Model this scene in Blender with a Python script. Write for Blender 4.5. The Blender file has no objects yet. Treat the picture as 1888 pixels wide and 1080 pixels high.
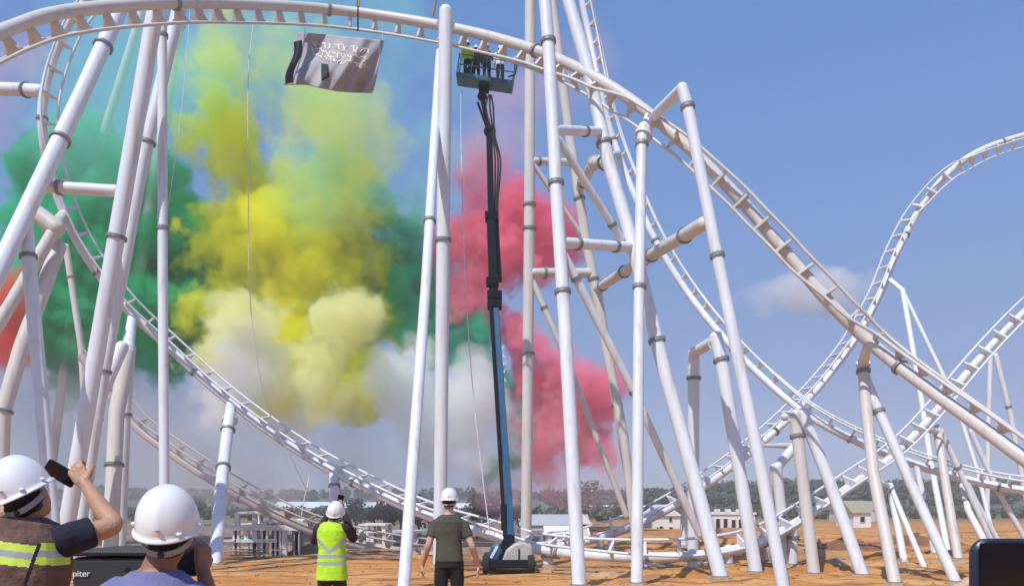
import bpy, bmesh, math, random
from mathutils import Vector, Matrix, noise as mnoise
R = math.radians
rnd = random.Random(7)
sc = bpy.context.scene
C = sc.collection

# ------------------------------------------------------------------ camera, sky, sun, exposure
F = 1600.0; CX = 944.0; HY = 930.0; CZ = 1.6          # focal length in photo pixels, principal column, horizon row, eye height
cam_d = bpy.data.cameras.new('camera'); cam = bpy.data.objects.new('camera', cam_d); C.objects.link(cam)
cam.location = (0, 0, CZ); cam.rotation_euler = (R(90), 0, 0)
cam_d.sensor_width = 36; cam_d.lens = 36*F/1888; cam_d.shift_y = (HY-540)/1888
cam_d.clip_start = 0.05; cam_d.clip_end = 6000
sc.camera = cam
SUN_EL, SUN_AZ = 54, 212        # azimuth the light comes FROM, clockwise from +Y
w = bpy.data.worlds.new('World'); sc.world = w; w.use_nodes = True
nt = w.node_tree; bg = nt.nodes['Background']
sky = nt.nodes.new('ShaderNodeTexSky'); sky.sky_type = 'NISHITA'; sky.sun_disc = False
sky.sun_elevation = R(SUN_EL); sky.sun_rotation = R(SUN_AZ); sky.altitude = 1500
sky.air_density = 1.0; sky.dust_density = 1.0; sky.ozone_density = 6.0
# milky dry-season air: the sky's own colour graded by elevation
wtc = nt.nodes.new('ShaderNodeTexCoord'); wsp = nt.nodes.new('ShaderNodeSeparateXYZ'); wrp = nt.nodes.new('ShaderNodeValToRGB')
nt.links.new(wtc.outputs['Generated'], wsp.inputs[0]); nt.links.new(wsp.outputs[2], wrp.inputs[0])
TINT = [(0.0,(.42,.38,.52)),(.0375,(.43,.40,.55)),(.112,(.62,.51,.61)),(.202,(.80,.75,.79)),(.304,(.95,1.0,1.08)),(.396,(1.06,1.22,1.32)),(.49,(1.14,1.37,1.50)),(1.0,(1.18,1.42,1.55))]
while len(wrp.color_ramp.elements) < len(TINT): wrp.color_ramp.elements.new(.5)
for e, (q, c) in zip(wrp.color_ramp.elements, TINT): e.position = q
for e, (q, c) in zip(wrp.color_ramp.elements, TINT): e.color = (*c, 1)
wmx = nt.nodes.new('ShaderNodeMix'); wmx.data_type = 'RGBA'; wmx.blend_type = 'MULTIPLY'; wmx.inputs[0].default_value = 1
nt.links.new(sky.outputs[0], wmx.inputs[6]); nt.links.new(wrp.outputs[0], wmx.inputs[7])
nt.links.new(wmx.outputs[2], bg.inputs[0]); bg.inputs[1].default_value = 0.14
sl = bpy.data.lights.new('sun', 'SUN'); sl.energy = 4.2; sl.angle = R(0.5); sl.color = (1, .965, .90)
sun = bpy.data.objects.new('sun', sl); C.objects.link(sun)
sdir = Vector((math.sin(R(SUN_AZ))*math.cos(R(SUN_EL)), math.cos(R(SUN_AZ))*math.cos(R(SUN_EL)), math.sin(R(SUN_EL))))
sun.rotation_euler = sdir.to_track_quat('Z', 'Y').to_euler(); sun.location = sdir*50
sc.view_settings.view_transform = 'Standard'; sc.view_settings.look = 'None'
sc.view_settings.exposure = 0.0; sc.view_settings.gamma = 1; sc.view_settings.use_curve_mapping = False
cy = sc.cycles
cy.use_denoising = True; cy.volume_bounces = 6; cy.max_bounces = 12; cy.diffuse_bounces = 3; cy.glossy_bounces = 2
cy.transparent_max_bounces = 16; cy.volume_step_rate = 1.0; cy.volume_max_steps = 256
cy.use_adaptive_sampling = True; cy.adaptive_threshold = 0.03
cy.sample_clamp_indirect = 6

# ------------------------------------------------------------------ helpers
def P(px, py, d):
    return Vector(((px-CX)/F*d, d, CZ+(HY-py)/F*d))
GZ = -1.3
def sstep(a, b, x):
    t = max(0., min(1., (x-a)/(b-a))); return t*t*(3-2*t)
def gz(x, y):
    z = GZ*sstep(14, 22, y)
    v = Vector((x, y, 0))
    k = sstep(24, 32, y)*(1-sstep(75, 130, y))
    right = sstep(-2, 8, x-0.12*(y-30))
    z += k*right*(0.26*mnoise.noise(v*0.35) + 0.12*mnoise.noise(Vector((x*0.45, y*1.1, 3))) + .09*mnoise.noise(v*1.4)+.10*max(0,mnoise.noise(Vector((x*.8,y*.8,9)))))
    z += k*(1-right)*0.06*mnoise.noise(v*0.5)
    # heaps of dug soil behind the flat apron on the left and a ridge on the right
    ridge = math.exp(-((y-49-0.6*mnoise.noise(Vector((x*.3,1,0)))*4)/1.6)**2)*(0.25+0.5*max(0, mnoise.noise(Vector((x*.21,7,0)))+.35))
    z += ridge*(0.45)
    drop = sstep(47.5, 50.5, y+1.5*mnoise.noise(Vector((x*.25, 2, 0))))*(1-sstep(.02, .10, x/max(y,1)))*(1-sstep(110,170,y))
    z -= drop*1.35*(1-.25*mnoise.noise(Vector((x*.3,y*.3,5))))
    r2 = math.exp(-((y-66)/4.0)**2)*max(0, mnoise.noise(Vector((x*.11,3,0)))+.2)*(1.7 if x < 2 else .8)
    z += r2
    z += sstep(24,40,y)*(1-sstep(80,160,y))*0.0
    return z

def mat(name, col, rough=.6, metal=0, vary=.12, scale=3.0, bump=0., bscale=20., detail=4, coat=0, spec=.5):
    m = bpy.data.materials.new(name); m.use_nodes = True; t = m.node_tree; b = t.nodes['Principled BSDF']
    b.inputs['Roughness'].default_value = rough; b.inputs['Metallic'].default_value = metal
    b.inputs['Specular IOR Level'].default_value = spec; b.inputs['Coat Weight'].default_value = coat
    tc = t.nodes.new('ShaderNodeTexCoord')
    n = t.nodes.new('ShaderNodeTexNoise'); n.inputs['Scale'].default_value = scale; n.inputs['Detail'].default_value = detail
    t.links.new(tc.outputs['Object'], n.inputs['Vector'])
    r = t.nodes.new('ShaderNodeValToRGB'); r.color_ramp.elements[0].position = .3; r.color_ramp.elements[1].position = .7
    c0 = [c*(1-vary) for c in col]; c1 = [min(1, c*(1+vary)) for c in col]
    r.color_ramp.elements[0].color = (*c0, 1); r.color_ramp.elements[1].color = (*c1, 1)
    t.links.new(n.outputs['Fac'], r.inputs[0]); t.links.new(r.outputs[0], b.inputs['Base Color'])
    if bump:
        n2 = t.nodes.new('ShaderNodeTexNoise'); n2.inputs['Scale'].default_value = bscale; n2.inputs['Detail'].default_value = 3
        t.links.new(tc.outputs['Object'], n2.inputs['Vector'])
        bp = t.nodes.new('ShaderNodeBump'); bp.inputs['Strength'].default_value = bump; bp.inputs['Distance'].default_value = .02
        t.links.new(n2.outputs['Fac'], bp.inputs['Height']); t.links.new(bp.outputs[0], b.inputs['Normal'])
    return m
M = {}
def steel_mat(name, col):
    m = mat(name, col, rough=.45, vary=.05, scale=.35, spec=.4)
    t = m.node_tree; b = t.nodes['Principled BSDF']; tc = [n for n in t.nodes if n.type == 'TEX_COORD'][0]
    # rain streaks and dust: noise stretched along the height
    mp = t.nodes.new('ShaderNodeMapping'); mp.inputs['Scale'].default_value = (6, 6, .5)
    n = t.nodes.new('ShaderNodeTexNoise'); n.inputs['Scale'].default_value = .6; n.inputs['Detail'].default_value = 3
    t.links.new(tc.outputs['Object'], mp.inputs[0]); t.links.new(mp.outputs[0], n.inputs['Vector'])
    mr = t.nodes.new('ShaderNodeMapRange'); mr.inputs[1].default_value = .52; mr.inputs[2].default_value = .8
    mr.inputs[3].default_value = 0; mr.inputs[4].default_value = .5
    t.links.new(n.outputs['Fac'], mr.inputs[0])
    mx = t.nodes.new('ShaderNodeMix'); mx.data_type = 'RGBA'; mx.inputs[7].default_value = (.42, .33, .25, 1)
    old = b.inputs['Base Color'].links[0].from_socket
    t.links.new(mr.outputs[0], mx.inputs[0]); t.links.new(old, mx.inputs[6]); t.links.new(mx.outputs[2], b.inputs['Base Color'])
    return m
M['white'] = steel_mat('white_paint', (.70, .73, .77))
M['cream'] = steel_mat('shade_toned_white_paint', (.62, .59, .555))  # white steel with tan ground bounce and shade mixed into its colour
M['dusty'] = steel_mat('haze_tinted_paint', (.46, .38, .34))  # tint of the dust haze in front of the track put into this paint
M['flange'] = mat('flange_steel', (.24, .25, .26), rough=.5, metal=.2)
M['concrete'] = mat('concrete', (.56, .53, .49), rough=.9, vary=.15, scale=1.2, bump=.4)
M['render'] = mat('white_render', (.72, .74, .75), rough=.85, vary=.06, scale=.4)
M['roof_tan'] = mat('tan_roof', (.33, .30, .2), rough=.8)
M['grey_roof'] = mat('grey_roof', (.45, .46, .47), rough=.6)
M['glass'] = mat('dark_glass', (.02, .025, .03), rough=.15)
M['lift_blue'] = mat('blue_lift_paint', (.015, .09, .19), rough=.35, vary=.15)
M['lift_teal'] = mat('teal_lift_paint', (.02, .12, .18), rough=.4, vary=.2, scale=8)
M['lift_dark'] = mat('dark_steel', (.008, .012, .02), rough=.85, spec=.08)
M['lift_grey'] = mat('grey_cover', (.45, .43, .40), rough=.5, vary=.1)
M['casegrey'] = mat('charcoal_case', (.028, .03, .033), rough=.6, vary=.2)
M['brass'] = mat('dull_brass', (.45, .33, .15), rough=.4, metal=.5)
M['rubber'] = mat('black_rubber', (.015, .015, .015), rough=.85)
M['black'] = mat('black_plastic', (.012, .013, .016), rough=.4)
M['rope'] = mat('white_rope', (.75, .75, .72), rough=.8)
M['banner'] = mat('grey_cloth', (.36, .345, .37), rough=.8, vary=.1, scale=1.5)
M['banner_dark'] = mat('black_cloth', (.02, .02, .03), rough=.8)
M['ink'] = mat('beige_print', (.80, .72, .60), rough=.7)
M['orange'] = mat('sling_cloth', (.5, .33, .05), rough=.8)
M['helmet'] = mat('helmet_shell', (.78, .79, .80), rough=.22, vary=.02, coat=.3)
M['helmet_trim'] = mat('helmet_harness', (.03, .03, .035), rough=.6)
M['skin'] = mat('skin', (.46, .25, .15), rough=.5, vary=.12, scale=14, bump=.25, bscale=60)
M['skin_light'] = mat('fair_skin', (.56, .34, .25), rough=.5, vary=.1, scale=12)
M['skin_dark'] = mat('deep_tan_skin', (.27, .135, .08), rough=.5, vary=.12, scale=14)
M['hair'] = mat('black_hair', (.008, .007, .007), rough=.5, bump=.8, bscale=120)
M['olive'] = mat('olive_cloth', (.072, .073, .055), rough=.9, vary=.15, scale=6, bump=.6, bscale=14)
M['navy'] = mat('navy_cloth', (.012, .014, .028), rough=.9, vary=.2, scale=6, bump=.6, bscale=14)
M['blue_cloth'] = mat('dusty_blue_cloth', (.16, .17, .33), rough=.9, vary=.12, scale=8, bump=.5, bscale=30)
M['trouser'] = mat('black_trousers', (.012, .012, .014), rough=.9)
M['brown'] = mat('brown_cloth', (.135, .078, .062), rough=.95, vary=.22, scale=9, bump=.9, bscale=22)
M['darkbrown'] = mat('dark_brown_cloth', (.04, .025, .022), rough=.95)
M['hivis'] = mat('yellow_vest_cloth', (.46, .80, .02), rough=.75, vary=.1, scale=8, bump=.6, bscale=18)
M['hivis_strip'] = mat('lime_tape', (.62, .85, .10), rough=.6)
M['silver'] = mat('reflective_tape', (.42, .48, .50), rough=.35, metal=.2)
M['leaf'] = mat('leaf', (.05, .062, .03), rough=.7, vary=.45, scale=.25)
M['leaf_olive'] = mat('olive_leaf', (.075, .085, .04), rough=.7, vary=.4, scale=.3)
M['bark'] = mat('bark', (.09, .06, .04), rough=.95)
M['cloth_white'] = mat('white_cloth', (.7, .7, .7), rough=.9)

def tag(o, label=None, cat=None, group=None, kind=None):
    if label: o['label'] = label
    if cat: o['category'] = cat
    if group: o['group'] = group
    if kind: o['kind'] = kind
    return o
def empty(name, loc, label, cat, group=None):
    o = bpy.data.objects.new(name, None); C.objects.link(o); o.location = loc; o.empty_display_size = .3
    return tag(o, label, cat, group)
class MB:
    """collects geometry in world coordinates; build() links ONE mesh object"""
    def __init__(s): s.v = []; s.f = []
    def add(s, v, f):
        n = len(s.v); s.v += [Vector(p) for p in v]; s.f += [tuple(i+n for i in q) for q in f]
    def box(s, c, size, rot=None):
        c = Vector(c); sx, sy, sz = [q/2 for q in size]; m = rot or Matrix.Identity(3)
        v = [c + m @ Vector((x*sx, y*sy, z*sz)) for x in (-1, 1) for y in (-1, 1) for z in (-1, 1)]
        s.add(v, [(0,1,3,2),(4,6,7,5),(0,4,5,1),(2,3,7,6),(0,2,6,4),(1,5,7,3)])
    def beam(s, a, b, w, h, up=Vector((0,0,1))):
        a = Vector(a); b = Vector(b); t = (b-a).normalized(); sd = t.cross(up)
        if sd.length < 1e-4: sd = t.cross(Vector((1,0,0)))
        sd.normalize(); u = sd.cross(t)
        v = [q + sd*i*w/2 + u*j*h/2 for q in (a, b) for i, j in ((-1,-1),(1,-1),(1,1),(-1,1))]
        s.add(v, [(3,2,1,0),(4,5,6,7),(0,1,5,4),(1,2,6,5),(2,3,7,6),(3,0,4,7)])
    def tube(s, pts, r, seg=12, cap=True, closed=False):
        pts = [Vector(p) for p in pts]; n = len(pts); rs = r if isinstance(r, (list, tuple)) else [r]*n
        rings = []; u = None; v = []
        for i, p in enumerate(pts):
            t = (pts[min(i+1, n-1)] - pts[max(i-1, 0)])
            if t.length < 1e-9: t = Vector((0,0,1))
            t.normalize()
            if u is None:
                u = t.orthogonal().normalized()
            else:
                u = (u - t*u.dot(t)); u = u.normalized() if u.length > 1e-6 else t.orthogonal().normalized()
            q = t.cross(u)
            v += [p + (u*math.cos(2*math.pi*k/seg) + q*math.sin(2*math.pi*k/seg))*rs[i] for k in range(seg)]
        f = []
        for i in range(n-1):
            for k in range(seg):
                a = i*seg+k; b = i*seg+(k+1) % seg
                f.append((a, b, b+seg, a+seg))
        if cap: f.append(tuple(range(seg-1, -1, -1))); f.append(tuple((n-1)*seg+k for k in range(seg)))
        s.add(v, f)
    def ball(s, c, r, seg=14, rings=8, scale=(1,1,1)):
        c = Vector(c); v = [c+Vector((0,0,r*scale[2]))]; f = []
        for i in range(1, rings):
            a = math.pi*i/rings
            v += [c+Vector((math.sin(a)*math.cos(2*math.pi*k/seg)*r*scale[0], math.sin(a)*math.sin(2*math.pi*k/seg)*r*scale[1], math.cos(a)*r*scale[2])) for k in range(seg)]
        v.append(c-Vector((0,0,r*scale[2]))); L = len(v)-1
        for k in range(seg):
            f.append((0, 1+k, 1+(k+1) % seg)); f.append((L, 1+(rings-2)*seg+(k+1) % seg, 1+(rings-2)*seg+k))
            for i in range(rings-2):
                a = 1+i*seg+k; b = 1+i*seg+(k+1) % seg
                f.append((a, a+seg, b+seg, b))
        s.add(v, f)
    def build(s, name, m, parent=None, smooth=None, bevel=0, origin=None):
        o0 = parent.location.copy() if parent is not None else (Vector(origin) if origin is not None else (sum(s.v, Vector())/max(1, len(s.v))))
        if parent is not None and parent.parent is not None:
            o0 = o0 + parent.parent.location
        me = bpy.data.meshes.new(name); me.from_pydata([tuple(p-o0) for p in s.v], [], s.f); me.update()
        me.materials.append(m)
        if smooth is not None: 
            me.shade_smooth() if smooth == 180 else me.shade_smooth()
            if smooth != 180:
                bm = bmesh.new(); bm.from_mesh(me)
                for e in bm.edges:
                    if len(e.link_faces) == 2 and e.calc_face_angle(0) > R(smooth): e.smooth = False
                bm.to_mesh(me); bm.free()
        o = bpy.data.objects.new(name, me); C.objects.link(o)
        if parent is not None: o.parent = parent
        else: o.location = o0
        if bevel:
            b = o.modifiers.new('b', 'BEVEL'); b.width = bevel; b.segments = 2; b.limit_method = 'ANGLE'
        return o

# ------------------------------------------------------------------ ground
def soil_material():
    m = bpy.data.materials.new('orange_soil'); m.use_nodes = True; t = m.node_tree; b = t.nodes['Principled BSDF']
    b.inputs['Roughness'].default_value = .95; b.inputs['Specular IOR Level'].default_value = .15
    tc = t.nodes.new('ShaderNodeTexCoord')
    def noise(scale, detail, vec=None, sc3=None):
        n = t.nodes.new('ShaderNodeTexNoise'); n.inputs['Scale'].default_value = scale; n.inputs['Detail'].default_value = detail
        src = tc.outputs['Object']
        if sc3:
            mp = t.nodes.new('ShaderNodeMapping'); mp.inputs['Scale'].default_value = sc3; t.links.new(src, mp.inputs[0]); src = mp.outputs[0]
        t.links.new(src, n.inputs['Vector']); return n.outputs['Fac']
    def mix(fac, a, bcol):
        x = t.nodes.new('ShaderNodeMix'); x.data_type = 'RGBA'
        if hasattr(fac, 'links') or not isinstance(fac, (int, float)): t.links.new(fac, x.inputs[0])
        if isinstance(a, tuple): x.inputs[6].default_value = (*a, 1)
        else: t.links.new(a, x.inputs[6])
        if isinstance(bcol, tuple): x.inputs[7].default_value = (*bcol, 1)
        else: t.links.new(bcol, x.inputs[7])
        return x.outputs[2]
    def rng(s, a, c, lo=0, hi=1):
        x = t.nodes.new('ShaderNodeMapRange'); x.inputs[1].default_value = a; x.inputs[2].default_value = c
        x.inputs[3].default_value = lo; x.inputs[4].default_value = hi; t.links.new(s, x.inputs[0]); return x.outputs[0]
    c = mix(rng(noise(.25, 6), .35, .65), (.50, .205, .05), (.62, .31, .11))
    c = mix(rng(noise(.12, 4, sc3=(1, 2.2, 1)), .5, .68, 0, .6), c, (.66, .42, .20))
    c = mix(rng(noise(.7, 6, sc3=(.45, 1.6, 1)), .52, .64, 0, .9), c, (.28, .11, .04))
    c = mix(rng(noise(1.7, 5), .52, .66, 0, .6), c, (.30, .14, .06))
    sp = t.nodes.new('ShaderNodeSeparateXYZ'); t.links.new(tc.outputs['Object'], sp.inputs[0])
    px_ = t.nodes.new('ShaderNodeMath'); px_.operation = 'MULTIPLY_ADD'; px_.inputs[1].default_value = .09; t.links.new(sp.outputs[1], px_.inputs[0]); 
    sb_ = t.nodes.new('ShaderNodeMath'); sb_.operation = 'SUBTRACT'; t.links.new(px_.outputs[0], sb_.inputs[0]); t.links.new(sp.outputs[0], sb_.inputs[1]); px_.inputs[2].default_value = 0
    lf = rng(sb_.outputs[0], 0, 6); fy = rng(sp.outputs[1], 48, 51)
    ml = t.nodes.new('ShaderNodeMath'); ml.operation = 'MULTIPLY'; t.links.new(lf, ml.inputs[0]); t.links.new(fy, ml.inputs[1])
    c = mix(ml.outputs[0], c, mix(rng(noise(.5, 5), .4, .6), (.36, .25, .19), (.22, .13, .09)))
    # dry scrub and dust beyond the cleared site
    far = rng(sp.outputs[1], 120, 185)
    c = mix(far, c, (.17, .15, .08))
    t.links.new(c, b.inputs['Base Color'])
    bp = t.nodes.new('ShaderNodeBump'); bp.inputs['Strength'].default_value = .9; bp.inputs['Distance'].default_value = .12
    t.links.new(noise(3.2, 6), bp.inputs['Height']); t.links.new(bp.outputs[0], b.inputs['Normal'])
    return m
def grid_axis(a, b, fine_a, fine_b, fine, coarse):
    out = [a]; 
    while out[-1] < b:
        x = out[-1]
        st = fine if fine_a <= x <= fine_b else fine + coarse*max(fine_a-x, x-fine_b)/60
        out.append(x+st)
    return out
ys = grid_axis(-20, 1150, 14, 75, .5, 5)
def xs_axis():
    r = [0]
    while r[-1] < 1150:
        x = r[-1]; r.append(x + (.6 if x < 45 else .6+(x-45)*.12))
    return [-q for q in r[:0:-1]] + r
xs = xs_axis()
gv = [(x, y, gz(x, y)) for y in ys for x in xs]; nx = len(xs)
gf = [(j*nx+i, j*nx+i+1, (j+1)*nx+i+1, (j+1)*nx+i) for j in range(len(ys)-1) for i in range(nx-1)]
me = bpy.data.meshes.new('ground'); me.from_pydata(gv, [], gf); me.materials.append(soil_material()); me.shade_smooth()
ground = bpy.data.objects.new('ground', me); C.objects.link(ground); tag(ground, kind='structure')

# ------------------------------------------------------------------ far hills and woods
def hill(name, m, prof, depth, thick, seed):
    """terrain ridge; prof = [(photo x, photo y of the crest)]"""
    v = []; f = []; n = 60; rows = 8
    x0, x1 = prof[0][0], prof[-1][0]
    for j in range(rows+1):
        for i in range(n+1):
            px = x0+(x1-x0)*i/n
            for (a, b) in zip(prof, prof[1:]):
                if a[0] <= px <= b[0]:
                    t = (px-a[0])/(b[0]-a[0]); py = a[1]+(b[1]-a[1])*t; break
            top = P(px, py, depth).z + mnoise.noise(Vector((px*.03, seed, 0)))*1.2
            k = j/rows; prof_h = math.sin(math.pi*k)**.8
            y = depth - thick + 2*thick*k
            x = (px-CX)/F*depth
            z = GZ-2+(top-GZ+2)*prof_h + mnoise.noise(Vector((x*.05, y*.05, seed)))*.8*prof_h
            v.append((x, y, z))
    for j in range(rows):
        for i in range(n):
            a = j*(n+1)+i; f.append((a, a+1, a+n+2, a+n+1))
    me = bpy.data.meshes.new(name); me.from_pydata(v, [], f); me.materials.append(m); me.shade_smooth()
    o = bpy.data.objects.new(name, me); C.objects.link(o); tag(o, kind='structure'); return o, v
M['hill'] = mat('scrub_hill', (.10, .105, .06), rough=.95, vary=.4, scale=.05)
M['hill_tan'] = mat('dry_hill', (.25, .21, .12), rough=.95, vary=.3, scale=.06)
h1, hv1 = hill('hills', M['hill'], [(1020,932),(1130,926),(1250,922),(1310,912),(1400,908),(1480,905),(1620,912),(1700,903),(1800,906),(1900,903),(2300,900)], 330, 90, 1.0)
h2, hv2 = hill('hills', M['hill'], [(-700,915),(0,918),(240,912),(400,921),(700,917),(900,921),(1060,919)], 520, 120, 2.0)

def leafclump(v, f, c, rx, rz, n, leaf, r):
    for _ in range(n):
        a = r.uniform(0, 2*math.pi); u = r.uniform(-1, 1); q = r.uniform(.35, 1.0)**.5
        s_ = math.sqrt(1-u*u)
        wob = 1+.3*mnoise.noise(Vector((math.cos(a)*2+c[0], math.sin(a)*2+c[1], u*2)))
        p = Vector((c[0]+math.cos(a)*s_*rx*q*wob, c[1]+math.sin(a)*s_*rx*q*wob, c[2]+u*rz*q*wob))
        d1 = Vector((r.gauss(0,1), r.gauss(0,1), r.gauss(0,1))).normalized(); d2 = d1.orthogonal().normalized()
        s1 = leaf*r.uniform(.6, 1.3); n0 = len(v)
        v += [p-d1*s1, p+d2*s1*.6, p+d1*s1, p-d2*s1*.6]; f.append((n0, n0+1, n0+2, n0+3))
def woods(name, label, cat, m, spots, n, leaf, hgt):
    v = []; f = []; r = random.Random(3)
    for (x, y, z) in spots:
        h = hgt*r.uniform(.6, 1.3); rx = h*r.uniform(.4, .65)
        leafclump(v, f, (x, y, z+h*.5), rx, h*.55, n, leaf, r)
    me = bpy.data.meshes.new(name); me.from_pydata([tuple(q) for q in v], [], f); me.materials.append(m)
    o = bpy.data.objects.new(name, me); C.objects.link(o); return tag(o, label, cat, kind='stuff')
def pick(hv, k, rows=(2,3,4), r=random.Random(5)):
    n = 61; out = []
    for _ in range(k):
        j = r.choice(rows); i = r.randrange(0, 60); a = hv[j*n+i]; b = hv[(j+1)*n+i+1]
        t = r.random(); u = r.random(); q = [a[i2]+(b[i2]-a[i2])*(t if i2 == 0 else u) for i2 in range(3)]
        out.append(q)
    return out
woods('woods', 'dark green wooded hillside far behind the coaster on the right', 'woods', M['leaf'], pick(hv1, 1500, (1,2,3,4)), 60, .85, 4.0)
woods('woods', 'dull green tree line far off along the left horizon', 'woods', M['leaf'], pick(hv2, 350, (2,3,4)), 30, 1.8, 5)
r = random.Random(11)
woods('scrub', 'low dusty scrub and bushes at the foot of the far hills', 'bushes', M['leaf_olive'],
      [(r.uniform(10, 190), r.uniform(175, 240), GZ) for _ in range(500)], 45, .55, 2.2)

# ------------------------------------------------------------------ coloured smoke (volumes of real size behind the coaster)
SMOKE = True
def smoke(name, label, col, dens, blobs, depth, warp=5.0, nscale=.11, step=1.15, thr=(.0, .45), seed=0, dz=1.0, detail=5, col2=None, lumpy=.4, aniso=0.0):
    """blobs = [(photo x, photo y, radius in photo pixels, depth offset, weight)]; density = warped union of soft balls"""
    bl = []
    for b in blobs:
        px, py, rr = b[:3]; dd = b[3] if len(b) > 3 else 0; wt = b[4] if len(b) > 4 else 1
        bl.append((P(px, py, depth+dd), rr/F*(depth+dd), wt))
    # hull: voxel union of slightly larger balls
    mb = MB()
    for c, r_, wt in bl: mb.ball(c, r_+warp*.42, 18, 12)
    o = mb.build(name, None, origin=(0,0,0)) if False else None
    me = bpy.data.meshes.new(name); me.from_pydata([tuple(p) for p in mb.v], [], mb.f); me.update()
    o = bpy.data.objects.new(name, me); C.objects.link(o)
    md = o.modifiers.new('r', 'REMESH'); md.mode = 'VOXEL'; md.voxel_size = 1.1
    dg = bpy.context.evaluated_depsgraph_get(); me2 = bpy.data.meshes.new_from_object(o.evaluated_get(dg))
    o.modifiers.clear(); o.data = me2; me2.name = name
    tag(o, label, 'smoke', 'coloured smoke clouds behind the coaster', 'stuff')
    m = bpy.data.materials.new(name.replace(' ', '_')); m.use_nodes = True; t = m.node_tree
    for n in list(t.nodes):
        if n.type != 'OUTPUT_MATERIAL': t.nodes.remove(n)
    out = [n for n in t.nodes if n.type == 'OUTPUT_MATERIAL'][0]
    N = t.nodes.new; L = t.links.new
    tc = N('ShaderNodeTexCoord')
    n1 = N('ShaderNodeTexNoise'); n1.inputs['Scale'].default_value = nscale; n1.inputs['Detail'].default_value = detail; n1.inputs['Roughness'].default_value = .66
    off = N('ShaderNodeVectorMath'); off.operation = 'ADD'; off.inputs[1].default_value = (seed*13.7, seed*5.1, seed*9.3)
    L(tc.outputs['Object'], off.inputs[0]); L(off.outputs[0], n1.inputs['Vector'])
    s1 = N('ShaderNodeVectorMath'); s1.operation = 'SUBTRACT'; s1.inputs[1].default_value = (.5, .5, .5); L(n1.outputs['Color'], s1.inputs[0])
    s2 = N('ShaderNodeVectorMath'); s2.operation = 'SCALE'; s2.inputs['Scale'].default_value = warp*2.6; L(s1.outputs[0], s2.inputs[0])
    s3 = N('ShaderNodeVectorMath'); s3.operation = 'ADD'; L(tc.outputs['Object'], s3.inputs[0]); L(s2.outputs[0], s3.inputs[1])
    cur = None
    for c, r_, wt in bl:
        d = N('ShaderNodeVectorMath'); d.operation = 'DISTANCE'; d.inputs[1].default_value = tuple(c); L(s3.outputs[0], d.inputs[0])
        k = N('ShaderNodeMath'); k.operation = 'MULTIPLY_ADD'; k.inputs[1].default_value = -wt/r_; k.inputs[2].default_value = wt; L(d.outputs['Value'], k.inputs[0])
        if cur is None: cur = k.outputs[0]
        else:
            x = N('ShaderNodeMath'); x.operation = 'MAXIMUM'; L(cur, x.inputs[0]); L(k.outputs[0], x.inputs[1]); cur = x.outputs[0]
    # lumps inside
    a = N('ShaderNodeMath'); a.operation = 'MULTIPLY_ADD'; a.inputs[1].default_value = lumpy; a.inputs[2].default_value = -lumpy*.5
    L(n1.outputs['Fac'], a.inputs[0]); ad = N('ShaderNodeMath'); ad.operation = 'ADD'; L(cur, ad.inputs[0]); L(a.outputs[0], ad.inputs[1])
    mr = N('ShaderNodeMapRange'); mr.interpolation_type = 'SMOOTHSTEP'; mr.inputs[1].default_value = thr[0]; mr.inputs[2].default_value = thr[1]
    mr.inputs[3].default_value = 0; mr.inputs[4].default_value = dens
    L(ad.outputs[0], mr.inputs[0])
    v = N('ShaderNodeVolumePrincipled'); v.inputs['Color'].default_value = (*col, 1); v.inputs['Anisotropy'].default_value = aniso
    v.inputs['Blackbody Intensity'].default_value = 0; v.inputs['Emission Strength'].default_value = 0
    if col2:
        mx = N('ShaderNodeMix'); mx.data_type = 'RGBA'; mx.inputs[6].default_value = (*col, 1); mx.inputs[7].default_value = (*col2, 1)
        cr = N('ShaderNodeMapRange'); cr.inputs[1].default_value = .4; cr.inputs[2].default_value = .6
        n3 = N('ShaderNodeTexNoise'); n3.inputs['Scale'].default_value = .07; n3.inputs['Detail'].default_value = 1
        L(off.outputs[0], n3.inputs['Vector']); L(n3.outputs['Fac'], cr.inputs[0]); L(cr.outputs[0], mx.inputs[0]); L(mx.outputs[2], v.inputs['Color'])
    L(mr.outputs[0], v.inputs['Density']); L(v.outputs[0], out.inputs['Volume'])
    dim = max(o.dimensions); 
    try: m.cycles.volume_step_rate = 1.0
    except Exception: pass
    xs_ = [p.co for p in me2.vertices]
    bb = Vector((max(q[i] for q in xs_)-min(q[i] for q in xs_) for i in range(3)))
    auto = (bb.x+bb.y+bb.z)/3*.1            # roughly the step Cycles picks by itself
    m.cycles.volume_step_rate = max(.05, step/auto)
    me2.materials.clear(); me2.materials.append(m)
    return o
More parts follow.
